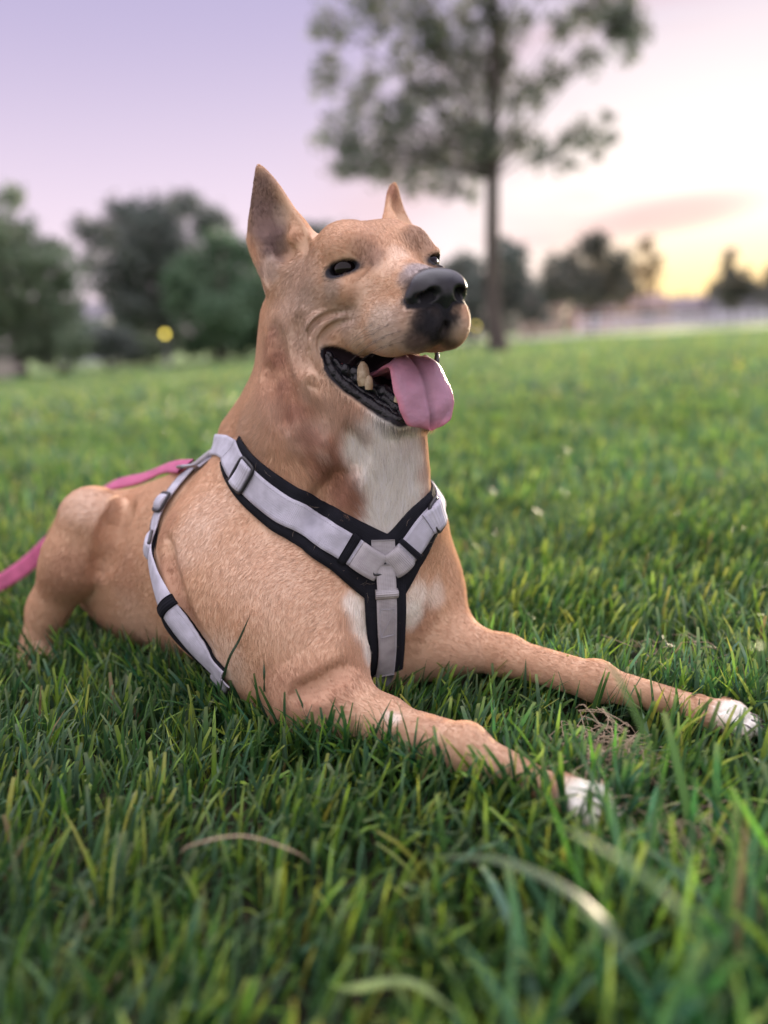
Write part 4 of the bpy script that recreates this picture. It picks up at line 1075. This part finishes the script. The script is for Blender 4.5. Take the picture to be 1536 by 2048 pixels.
# ------------------------------------------------------------------ harness, laid on the coat
def lay(path, n=60):
    """places on the coat seen there, then points all round that are pulled onto it"""
    pts = []
    for p in path:
        if len(p) == 2: q, ok = cast([p[0]], [p[1]]); pts.append(q[0])
        else: pts.append(np.array(p, float))
    Q = catmull(pts, n)
    for _ in range(6): Q = Q-grad(Q, None, .004)*sd(Q)[:, None]*.8
    for _ in range(40): Q[1:-1] = (Q[:-2]+2*Q[1:-1]+Q[2:])/4
    for _ in range(2): Q = Q-grad(Q, None, .004)*sd(Q)[:, None]*.8
    return Q
def strap(name, Q, w, off, th, mat, parent, nx=9, shift=0.0, off2=None, taper=None, pull=.85):
    """a flat band along Q: width w, lying off above the coat, th thick"""
    n = len(Q)
    T = np.gradient(Q, axis=0); T /= np.linalg.norm(T, axis=1)[:, None]
    Nn = grad(Q, None, .012)
    for _ in range(4): Nn[1:-1] = (Nn[:-2]+Nn[1:-1]*2+Nn[2:])/4
    Nn -= T*(Nn*T).sum(1)[:, None]; Nn /= np.linalg.norm(Nn, axis=1)[:, None]
    B = np.cross(T, Nn)
    x = np.linspace(-1, 1, nx)
    W_ = np.full(n, w/2) if taper is None else w/2*taper
    R = (Q[:, None]+B[:, None]*(x[None, :, None]*W_[:, None, None]+shift))
    flat = R.reshape(-1, 3)
    Nf = np.repeat(Nn, nx, 0)
    d = sd(flat); flat = flat-Nf*np.clip(d*pull, -.02, .012)[:, None]
    d = sd(flat); flat = flat+Nf*np.clip(-d, 0, .01)[:, None]
    bot = (flat+Nf*off).reshape(n, nx, 3); 
    edge = (1-np.abs(x)**6*.35)
    top = bot+Nn[:, None]*(th*edge)[None, :, None]
    s = np.concatenate([[0], np.cumsum(np.linalg.norm(np.diff(Q, axis=0), axis=1))])
    ring = np.concatenate([top, bot[:, ::-1]], 1); m = 2*nx
    uv = np.zeros((n, m, 2)); uv[..., 0] = s[:, None]; uv[..., 1] = np.concatenate([x, x[::-1]])[None]*w/2
    Vv = ring.reshape(-1, 3)
    i = np.arange(n-1)[:, None]*m; j = np.arange(m)[None]; k = (j+1) % m
    Fq = np.stack([i+j, i+k, i+m+k, i+m+j], -1).reshape(-1, 4)
    caps = [np.stack([e*m+a for a in (q, q+1, m-2-q, m-1-q)])[None] for e in (0, n-1) for q in range(nx-1)]
    caps = np.concatenate([c if c[0][0] < m else c[:, ::-1] for c in caps])
    o = mesh_np(name, Vv, np.concatenate([Fq, caps]), mat, None, True, uvs=uv.reshape(-1, 2))
    if parent: under(o, parent)
    return o, top, Nn, T, B
def web_mat(name, c, rib=1400, rough=.75, along=True, spec=.3):
    m = mat_new(name, c, rough, spec); n, l, b = mnodes(m)
    uv = n.new('ShaderNodeUVMap'); sx = n.new('ShaderNodeSeparateXYZ'); l.new(uv.outputs[0], sx.inputs[0])
    def sn(src, k):
        a = n.new('ShaderNodeMath'); a.operation = 'MULTIPLY'; l.new(src, a.inputs[0]); a.inputs[1].default_value = k
        s_ = n.new('ShaderNodeMath'); s_.operation = 'SINE'; l.new(a.outputs[0], s_.inputs[0]); return s_.outputs[0]
    a = sn(sx.outputs[0], 2*math.pi/.0013); c2 = sn(sx.outputs[1], 2*math.pi/.0024)
    ad = n.new('ShaderNodeMath'); ad.operation = 'MULTIPLY_ADD'; l.new(c2, ad.inputs[0]); ad.inputs[1].default_value = .25; l.new(a, ad.inputs[2])
    bu = n.new('ShaderNodeBump'); bu.inputs['Strength'].default_value = .6; bu.inputs['Distance'].default_value = .0003; l.new(ad.outputs[0], bu.inputs['Height']); l.new(bu.outputs[0], b.inputs['Normal'])
    tcn = n.new('ShaderNodeTexCoord'); z = n.new('ShaderNodeTexNoise'); z.inputs['Scale'].default_value = 70; z.inputs['Detail'].default_value = 5; l.new(tcn.outputs['Object'], z.inputs['Vector'])
    mr = n.new('ShaderNodeMapRange'); mr.inputs[1].default_value = .3; mr.inputs[2].default_value = .7; mr.inputs[3].default_value = .74; mr.inputs[4].default_value = 1.08; l.new(z.outputs[0], mr.inputs[0])
    mu = n.new('ShaderNodeVectorMath'); mu.operation = 'SCALE'; mu.inputs[0].default_value = c; l.new(mr.outputs[0], mu.inputs['Scale']); l.new(mu.outputs[0], b.inputs['Base Color'])
    return m
grey_web = web_mat('grey_webbing', (.52, .52, .60)); pad_m = web_mat('black_padding', (.012, .013, .018), rough=.9, spec=.15)
warm_web = web_mat('warm_grey_webbing', (.40, .385, .40)); plastic = mat_new('black_plastic', (.012, .012, .015), .4)
pink_web = web_mat('pink_webbing', (.50, .12, .24)); thread = mat_new('thread', (.34, .34, .38), .8)
bump_noise(plastic, 300, .2, .0005)
_ctr = at(640, 1000, .92)
# neck loop: near side, joint on the chest, far side, round behind the neck
Jn = (765, 1108)
nb = [np.array(at(560, 872, 1.005)), np.array(at(660, 880, 1.04)), np.array(at(800, 930, .99))]
near_p = [(469, 905), (478, 930), (510, 968), (560, 1012), (620, 1052), (690, 1090), (735, 1120), (768, 1140)]
far_p = [(768, 1140), (802, 1112), (832, 1075), (852, 1030), (866, 985)]
Qn = lay(near_p, 70); Qf = lay(far_p, 34)
back = [Qf[-1], at(872, 935, .93), at(800, 905, .99), at(700, 880, 1.02), at(600, 870, 1.02), at(520, 910, 1.02), Qn[0]]
Qb = lay([tuple(p) for p in back], 60)
Qd = lay([(768, 1125), (769, 1180), (770, 1240), (768, 1300), (765, 1340)], 40)
belly_end = Qd[-1]
girth_p = [(392, 940), (352, 985), (322, 1030), (314, 1075), (316, 1130), (330, 1190), (360, 1245), (395, 1290), (430, 1328), (452, 1350)]
Qg = lay(girth_p, 80)
chest_under = [belly_end, at(700, 1360, .90), at(600, 1350, .92), at(500, 1345, .92), Qg[-1]]
Qu = lay([tuple(p) for p in chest_under], 40)
gback = [Qg[0], at(430, 925, 1.0), at(520, 1000, 1.08), at(560, 1150, 1.08), at(600, 1300, 1.02), at(620, 1370, .96), at(600, 1350, .92)]
Qgb = lay([tuple(p) for p in gback], 60)
Qtop = lay([tuple(Qb[38]), tuple(at(470, 900, .985)), tuple(Qg[0])], 24)
STRAPS = [(Qn[::3], .020), (Qf[::3], .019), (Qb[::4], .014), (Qd[::3], .017), (Qg[::4], .013), (Qu[::4], .015), (Qgb[::4], .013), (Qtop[::3], .013)]
harness = empty('dog_harness', (0, .9, 0))
tag(harness, 'grey webbing dog harness with black padding strapped round the dog', 'harness')
# padding
strap('padding', Qn, .050, .0015, .004, pad_m, harness, shift=-.001, taper=np.interp(np.arange(70), [0, 20, 50, 69], [.8, .95, 1.15, 1.45]))
strap('padding', Qf, .046, .0015, .004, pad_m, harness, shift=-.001, taper=np.interp(np.arange(34), [0, 10, 33], [1.55, 1.15, .9]))
strap('padding', Qd, .044, .0018, .0045, pad_m, harness)
strap('padding', Qg, .034, .0012, .004, pad_m, harness, taper=np.interp(np.arange(80), [0, 40, 50, 79], [.4, .4, 1, 1.]), shift=.006)
# webbing
_, topn, Nn_, Tn_, Bn_ = strap('neck_strap', Qn[:68], .029, .0062, .0018, grey_web, harness)
_, topf, Nf_, Tf_, Bf_ = strap('neck_strap', Qf[2:], .028, .0062, .0018, grey_web, harness)
strap('neck_strap', Qb, .025, .0030, .0020, grey_web, harness)
_, topd, Nd_, Td_, Bd_ = strap('chest_strap', Qd[9:], .021, .0070, .0020, warm_web, harness)
strap('chest_strap', Qd[:11], .020, .0098, .0018, warm_web, harness)
_, topg, Ng_, Tg_, Bg_ = strap('girth_strap', Qg, .0235, .0056, .0018, grey_web, harness, shift=-.001, taper=np.interp(np.arange(80), [0, 30, 46, 79], [.62, .68, 1, 1.]))
strap('girth_strap', Qu, .0235, .0056, .0018, grey_web, harness)
strap('girth_strap', Qgb, .0235, .003, .002, grey_web, harness)
strap('back_strap', Qtop, .025, .003, .002, grey_web, harness)
def rounded_loop(name, c, T, B, Nn, a, b, r, mat, parent, h=0.0):
    """rectangular ring (slider, ring) lying across a strap"""
    th = np.linspace(0, 2*math.pi, 41)[:-1]
    x = np.sign(np.cos(th))*np.abs(np.cos(th))**.35*a; y = np.sign(np.sin(th))*np.abs(np.sin(th))**.35*b
    P = c+np.outer(x, T)+np.outer(y, B)+Nn*h
    P = np.concatenate([P, P[:1]])
    o = mesh_np(name, *tube(P, np.full(len(P), r), 8), mat); return under(o, parent)
def lay_band(name, top, Nn, T, i0, i1, mat, th=.0022, wide=1.0, off=.0006, parent=None):
    """a short sleeve of webbing over the strap between samples i0 and i1"""
    seg = top[i0:i1+1]; n, nx = seg.shape[:2]; mid = seg.mean(1, keepdims=True)
    seg = mid+(seg-mid)*wide
    hump = np.sin(np.linspace(0, math.pi, n))**.5*th
    lo_ = seg-Nn[i0:i1+1, None]*.001; hi_ = seg+Nn[i0:i1+1, None]*(off+hump)[:, None, None]
    m = 2*nx; ring = np.concatenate([hi_, lo_[:, ::-1]], 1)
    i = np.arange(n-1)[:, None]*m; j = np.arange(m)[None]; k = (j+1) % m
    Fq = np.stack([i+j, i+k, i+m+k, i+m+j], -1).reshape(-1, 4)
    uv = np.zeros((n, m, 2)); uv[..., 0] = np.arange(n)[:, None]*.002; uv[..., 1] = np.arange(m)[None]*.0025
    caps = np.concatenate([np.array([[e*m+a for a in (q, q+1, m-2-q, m-1-q)]]) for e in (0, n-1) for q in range(nx-1)])
    return under(mesh_np(name, ring.reshape(-1, 3), np.concatenate([Fq, caps]), mat, uvs=uv.reshape(-1, 2)), parent)
# sliders
def slider(top, Nn, T, B, i, length, parent=harness):
    c = top[i].mean(0); w = np.linalg.norm(top[i, 0]-top[i, -1])/2
    s = rounded_loop('slider', c, T[i], B[i], Nn[i], length, w*1.12, .0020, plastic, parent, .0015)
    b = lay_band('slider_sleeve', top, Nn, T, i-max(2, int(length/.004)), i+max(2, int(length/.004)), grey_web, .0055, .98, .0010, parent)
    return s
slider(topn, Nn_, Tn_, Bn_, 16, .0125)
slider(topf, Nf_, Tf_, Bf_, 22, .0120)
slider(topg, Ng_, Tg_, Bg_, 29, .015)
slider(topg, Ng_, Tg_, Bg_, 14, .012)
for tp, nn_, ts, i0, i1 in ((topn, Nn_, Tn_, 50, 53), (topf, Nf_, Tf_, 9, 11), (topg, Ng_, Tg_, 46, 49)):
    lay_band('keeper_band', tp, nn_, ts, i0, i1, pad_m, .0012, 1.14, .0012, harness)
# front ring piece: the two folded loops, the middle tab and its tri-glide
c = topd[0].mean(0)
lay_band('ring_loop', topn, Nn_, Tn_, 54, 67, warm_web, .0050, 1.0, .001, harness)
lay_band('ring_loop', topf, Nf_, Tf_, 0, 8, warm_web, .0050, 1.0, .001, harness)
lay_band('ring_loop', topd, Nd_, Td_, 0, 3, warm_web, .004, 1.12, .001, harness)
i = 3
rounded_loop('chest_ring', Qn[66]+Nn_[60]*.0105, Td_[0], Bd_[0], Nd_[0], .006, .0065, .0014, plastic, harness)
Qt = lay([(766, 1078), (766, 1095), (767, 1112)], 10)
strap('centre_tab', Qt, .024, .0060, .003, warm_web, harness)
# stitching
def stitches(top, Nn, xs, i0, i1, parent=harness, dash=.003):
    parts = []
    for x in xs:
        line = top[i0:i1, x]; nn = Nn[i0:i1]
        line = catmull(line, max(4, (i1-i0)*6)); nn = np.repeat(nn, 6, 0)[:len(line)]
        if len(nn) < len(line): nn = np.concatenate([nn, np.repeat(nn[-1:], len(line)-len(nn), 0)])
        for q in range(0, len(line)-2, 3): parts.append(tube(line[q:q+2]+nn[q:q+2]*.0002, [.00028, .00028], 5))
    return under(mesh_np('stitching', *merge(parts), thread), parent)
stitches(topn, Nn_, (1, 7), 16, 48); stitches(topf, Nf_, (1, 7), 8, 20); stitches(topd, Nd_, (1, 7), 5, 28); stitches(topg, Ng_, (1, 7), 50, 78)
# box-and-cross on the chest strap
q0, q1 = topd[6], topd[14]
cr = [(q0[1], q0[7]), (q0[7], q1[7]), (q1[7], q1[1]), (q1[1], q0[1]), (q0[1], q1[7]), (q0[7], q1[1])]
under(mesh_np('stitching', *merge([tube(np.linspace(a, b, 6)+Nd_[8]*.0004, np.full(6, .0004), 5) for a, b in cr]), thread), harness)
# grab handle behind the withers
hb = Qtop[10]; hn = grad(Qtop[8:9], None, .01)[0]
hA, hB = Qtop[3], Qg[1]
hpts = catmull([hA, hA*.75+hB*.25+hn*.022, (hA+hB)/2+hn*.030, hA*.25+hB*.75+hn*.022, hB], 24)
Th = np.gradient(hpts, axis=0); Th /= np.linalg.norm(Th, axis=1)[:, None]; Bh = np.cross(Th, hn); Bh /= np.linalg.norm(Bh, axis=1)[:, None]; Nh = np.cross(Bh, Th)
def ribbon(name, P, B, Nn, w, th, mat, parent=None):
    P, B, Nn = map(np.asarray, (P, B, Nn)); n = len(P); x = np.linspace(-1, 1, 5)
    top = P[:, None]+B[:, None]*(x*w/2)[None, :, None]+Nn[:, None]*th/2; bot = top-Nn[:, None]*th
    ring = np.concatenate([top, bot[:, ::-1]], 1); m = 10
    i = np.arange(n-1)[:, None]*m; j = np.arange(m)[None]; k = (j+1) % m
    Fq = np.stack([i+j, i+k, i+m+k, i+m+j], -1).reshape(-1, 4)
    s = np.concatenate([[0], np.cumsum(np.linalg.norm(np.diff(P, axis=0), axis=1))])
    uv = np.zeros((n, m, 2)); uv[..., 0] = s[:, None]; uv[..., 1] = np.concatenate([x, x[::-1]])[None]*w/2
    o = mesh_np(name, ring.reshape(-1, 3), Fq, mat, uvs=uv.reshape(-1, 2))
    return under(o, parent) if parent else o
ribbon('handle', hpts, Bh, Nh, .024, .004, warm_web, harness)
rs_ = np.random.default_rng(3); sh = []
for _ in range(70):
    Q_ = (Qn, Qn, Qf, Qd)[rs_.integers(0, 4)]; i_ = rs_.integers(2, len(Q_)-2); nn_ = grad(Q_[i_:i_+1], None, .01)[0]
    p_ = Q_[i_]+np.cross(nn_, Q_[i_+1]-Q_[i_])/np.linalg.norm(Q_[i_+1]-Q_[i_])*rs_.uniform(-.022, .022); p_ = p_-nn_*sd_all(p_[None], PR)[0]+nn_*.0062
    d_ = rs_.normal(size=3); d_ -= nn_*(d_ @ nn_); d_ /= np.linalg.norm(d_); L_ = rs_.uniform(.006, .014); b_ = np.cross(nn_, d_)
    sh.append(tube(np.stack([p_, p_+d_*L_*.5+b_*L_*.12, p_+d_*L_+nn_*.001]), [.00006, .00006, .00003], 4))
hair_on = mat_new('shed_hair', (.45, .36, .28), .5)
under(mesh_np('shed_hairs', *merge(sh), hair_on), harness)['kind'] = 'stuff'
# ------------------------------------------------------------------ leash
l0 = Qg[2]+grad(Qg[2:3])[0]*.012
lp = [l0]
for q in ((340, 948, 1.03), (280, 956, 1.08), (215, 972, 1.13)):
    p = at(*q); p = p-grad(p[None], None, .005)[0]*sd(p[None])[0]; lp.append(p+grad(p[None], None, .005)[0]*.010)
lp += [at(150, 1020, 1.23), at(100, 1085, 1.235), at(40, 1140, 1.20), at(-30, 1180, 1.16), at(-160, 1235, 1.10), at(-420, 1290, 1.02), at(-700, 1330, .95)]
LP = catmull(lp, 120)
Tl = np.gradient(LP, axis=0); Tl /= np.linalg.norm(Tl, axis=1)[:, None]
tw_ = np.interp(np.arange(120), [0, 45, 62, 119], [0.55, 0.55, 1.1, 1.2])[:, None]
Bs = np.cross(Tl, [0, 0, 1]); Bs /= np.linalg.norm(Bs, axis=1)[:, None]; Us = np.cross(Bs, Tl)
Bl = Bs*np.cos(tw_)+Us*np.sin(tw_); Nl = np.cross(Bl, Tl)
leash = empty('leash', tuple(l0)); tag(leash, 'pink webbing leash trailing over the back of the dog and off to the left', 'leash')
ribbon('strap', LP, Bl, Nl, .025, .0022, pink_web, leash)
metal = mat_new('dark_metal', (.25, .25, .27), .35, Metallic=1.0)
rounded_loop('leash_clip', l0, Tl[0], Bs[0], Us[0], .014, .008, .0022, metal, leash)
if 'nofur' not in DEV: make_fur()


coarse = 'coarse' in DEV
df = .4 if coarse else 1.0
def bare(x, y):                      # thin places where the straw shows
    q = np.ones(len(x), bool); rr = np.random.default_rng(5)
    for c_, rad_ in ((on_ground(1195, 1535), .045), (on_ground(1380, 1690), .040), (on_ground(1330, 1330), .05)):
        q &= ~((np.hypot(x-c_[0], y-c_[1]) < rad_) & (rr.random(len(x)) < .85))
    return q
P0 = mow(patch(-1.25, 1.25, .10, 1.75, 19000*df, .058, .0041, 4, 101, bare, np.array([1.5, 1.32, 1.15]), leanm=.6, curlm=.8))
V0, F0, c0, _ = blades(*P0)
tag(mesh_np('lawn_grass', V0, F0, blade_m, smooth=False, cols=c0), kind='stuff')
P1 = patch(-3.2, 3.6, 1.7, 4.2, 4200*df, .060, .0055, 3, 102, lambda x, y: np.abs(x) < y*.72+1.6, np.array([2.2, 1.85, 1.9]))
V1, F1, c1, _ = blades(*P1)
P1b = patch(-3.2, 3.6, -.5, 1.72, 2600*df, .060, .0055, 3, 106, lambda x, y: (np.abs(x) > 1.24) | (y < .1), np.array([1.5, 1.4, 1.5]))
V1b, F1b, c1b, _ = blades(*P1b); F1 = np.concatenate([F1, F1b+len(V1)]); V1 = np.concatenate([V1, V1b]); c1 = np.concatenate([c1, c1b])
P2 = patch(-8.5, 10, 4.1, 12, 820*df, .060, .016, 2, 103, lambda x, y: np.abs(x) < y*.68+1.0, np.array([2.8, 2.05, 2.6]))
V2, F2, c2, _ = blades(*P2)
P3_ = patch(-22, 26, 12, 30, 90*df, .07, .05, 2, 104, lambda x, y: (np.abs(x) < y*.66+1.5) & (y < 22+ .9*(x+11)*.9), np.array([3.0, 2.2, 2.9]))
V3, F3, c3, _ = blades(*P3_)
o1, o2 = len(V1), len(V1)+len(V2)
tag(mesh_np('distant_grass', np.concatenate([V1, V2, V3]), np.concatenate([F1, F2+o1, F3+o2]), blade_m, smooth=False, cols=np.concatenate([c1, c2, c3])), kind='stuff')
# taller unmown blades close by on the right, and the long pale ones that arch over
r = np.random.default_rng(77)
n = 950
X = r.uniform(-.1, .66, n); Y = r.uniform(.19, .52, n); q = (X > -.05+(Y-.22)*.7); X, Y = X[q], Y[q]; n = len(X)
Pt = [X, Y, r.uniform(.065, .14, n), r.uniform(.0040, .0075, n), np.abs(r.normal(size=n))*.3+.05, r.uniform(0, 6.28, n), np.abs(r.normal(size=n))*.6, 6, r, colours(n, r, X, Y)*1.45]
Pt = mow(Pt); V4, F4, c4, _ = blades(*Pt)
# tufts left standing against the near foreleg, the belly and the far foreleg
ex = []
for (ax_, ay_), (bx_, by_), m_ in (((300, 1400), (560, 1500), 600), ((560, 1500), (1000, 1600), 900), ((1000, 1600), (1260, 1680), 600), ((880, 1330), (1300, 1440), 260), ((1300, 1440), (1520, 1480), 200), ((20, 1330), (300, 1390), 260)):
    t_ = r.random(m_)[:, None]; A_, B_ = on_ground(ax_, ay_)[:2], on_ground(bx_, by_)[:2]; ex.append(A_*(1-t_)+B_*t_+r.normal(size=(m_, 2))*.010)
ex = np.concatenate(ex); n = len(ex)
Pe = mow([ex[:, 0], ex[:, 1], r.uniform(.050, .088, n), r.uniform(.0030, .0056, n), np.abs(r.normal(size=n))*.3+.05, r.uniform(0, 6.28, n), np.abs(r.normal(size=n))*.6, 6, r, colours(n, r, ex[:, 0], ex[:, 1])*1.3])
V5, F5, c5, _ = blades(*Pe); F5 = F5+len(V4); V4 = np.concatenate([V4, V5]); F4 = np.concatenate([F4, F5]); c4 = np.concatenate([c4, c5])
tag(mesh_np('tall_grass', V4, F4, blade_m, smooth=False, cols=c4), kind='stuff')
def long_blade(pts, w, col, label):
    P = catmull(pts, 26); T = np.gradient(P, axis=0); T /= np.linalg.norm(T, axis=1)[:, None]
    B = np.cross(T, [.3, -.5, .8]); B /= np.linalg.norm(B, axis=1)[:, None]; Nn = np.cross(B, T)
    u = np.linspace(0, 1, 26); ww = w*np.interp(u, [0, .2, .75, 1], [.6, 1, .8, .08])/2
    V = np.stack([P-B*ww[:, None]-Nn*.0003, P+Nn*.0004, P+B*ww[:, None]-Nn*.0003], 1).reshape(-1, 3)
    i = np.arange(25)[:, None]*3; F = np.concatenate([np.stack([i+j, i+j+1, i+j+4, i+j+3], -1).reshape(-1, 4) for j in (0, 1)])
    o = mesh_np('grass_blade', V, F, blade_m, cols=np.tile(np.array(col, float), (len(V), 1)))
    tag(o, label, 'grass blade', 'long single blades of grass')
long_blade([on_ground(1330, 2040, 0), at(1250, 1900, .33), at(1150, 1790, .36), at(1000, 1720, .40), at(850, 1712, .44)], .0062, (.13, .19, .10), 'long pale blade arching left over the grass at the lower right')
long_blade([on_ground(1500, 2030, 0), at(1420, 1900, .30), at(1300, 1760, .32), at(1100, 1640, .36)], .0055, (.10, .20, .05), 'long green blade reaching left above the pale arching blade')
long_blade([on_ground(1560, 1560, 0), at(1545, 1330, .47), at(1500, 1290, .47), at(1430, 1240, .47)], .0048, (.13, .22, .06), 'tall yellow-green blade leaning in at the right edge')
long_blade([on_ground(1330, 1720, 0), at(1320, 1560, .46), at(1260, 1400, .46), at(1205, 1300, .48)], .0048, (.08, .17, .05), 'tall green blade standing before the far paw')
long_blade([on_ground(425, 1460, 0), at(452, 1335, .735), at(478, 1280, .735), at(500, 1230, .735)], .0028, (.03, .06, .03), 'thin dark blade standing against the shoulder of the dog')
long_blade([on_ground(530, 1440, 0), at(529, 1370, .72), at(528, 1320, .72)], .0030, (.03, .07, .03), 'short dark upright blade in front of the foreleg')
long_blade([on_ground(640, 1960, 0), at(700, 1975, .38), at(820, 1965, .38), at(920, 2030, .37)], .0050, (.24, .34, .12), 'pale curved blade at the bottom edge')
# dry straw lying in three bare places
straw_m = mottled('dry_straw', (.30, .22, .15), (.42, .33, .22), 40, .8, .2, .002)
def straw(px, py, rad, n, seed, nm='dry_straw'):
    r = np.random.default_rng(seed); c = on_ground(px, py, .02); parts = []
    for _ in range(n):
        a = r.uniform(0, 6.28); L = r.uniform(.015, .05); p = c+np.array([r.normal()*rad, r.normal()*rad, 0]); p[2] = .012+abs(r.normal())*.016
        d = np.array([math.cos(a), math.sin(a), r.normal()*.12])*L; m_ = p+d/2+[r.normal()*.006, r.normal()*.006, r.uniform(0, .012)]
        parts.append(tube(catmull([p, m_, p+d], 5), np.linspace(.0006, .0003, 5), 4))
    V, F = merge(parts); V[:, 2] = np.maximum(V[:, 2], .004)
    return V, F
Vs, Fs = merge([straw(1195, 1535, .022, 300, 5), straw(1380, 1690, .022, 110, 6), straw(1330, 1330, .03, 50, 8)])
tag(mesh_np('dry_straw', Vs, Fs, straw_m), kind='stuff')
def arch(px, py):
    pts = [on_ground(px-25, py+20, .02), at(px, py, .50), at(px+100, py-18, .50), at(px+200, py+12, .50), on_ground(px+240, py+40, .02)]
    tag(mesh_np('dry_stalk', *tube(catmull(pts, 24), np.linspace(.0011, .0007, 24), 6), straw_m), 'thin dry stalk arching over the grass at lower left', 'stalk')
arch(385, 1690)
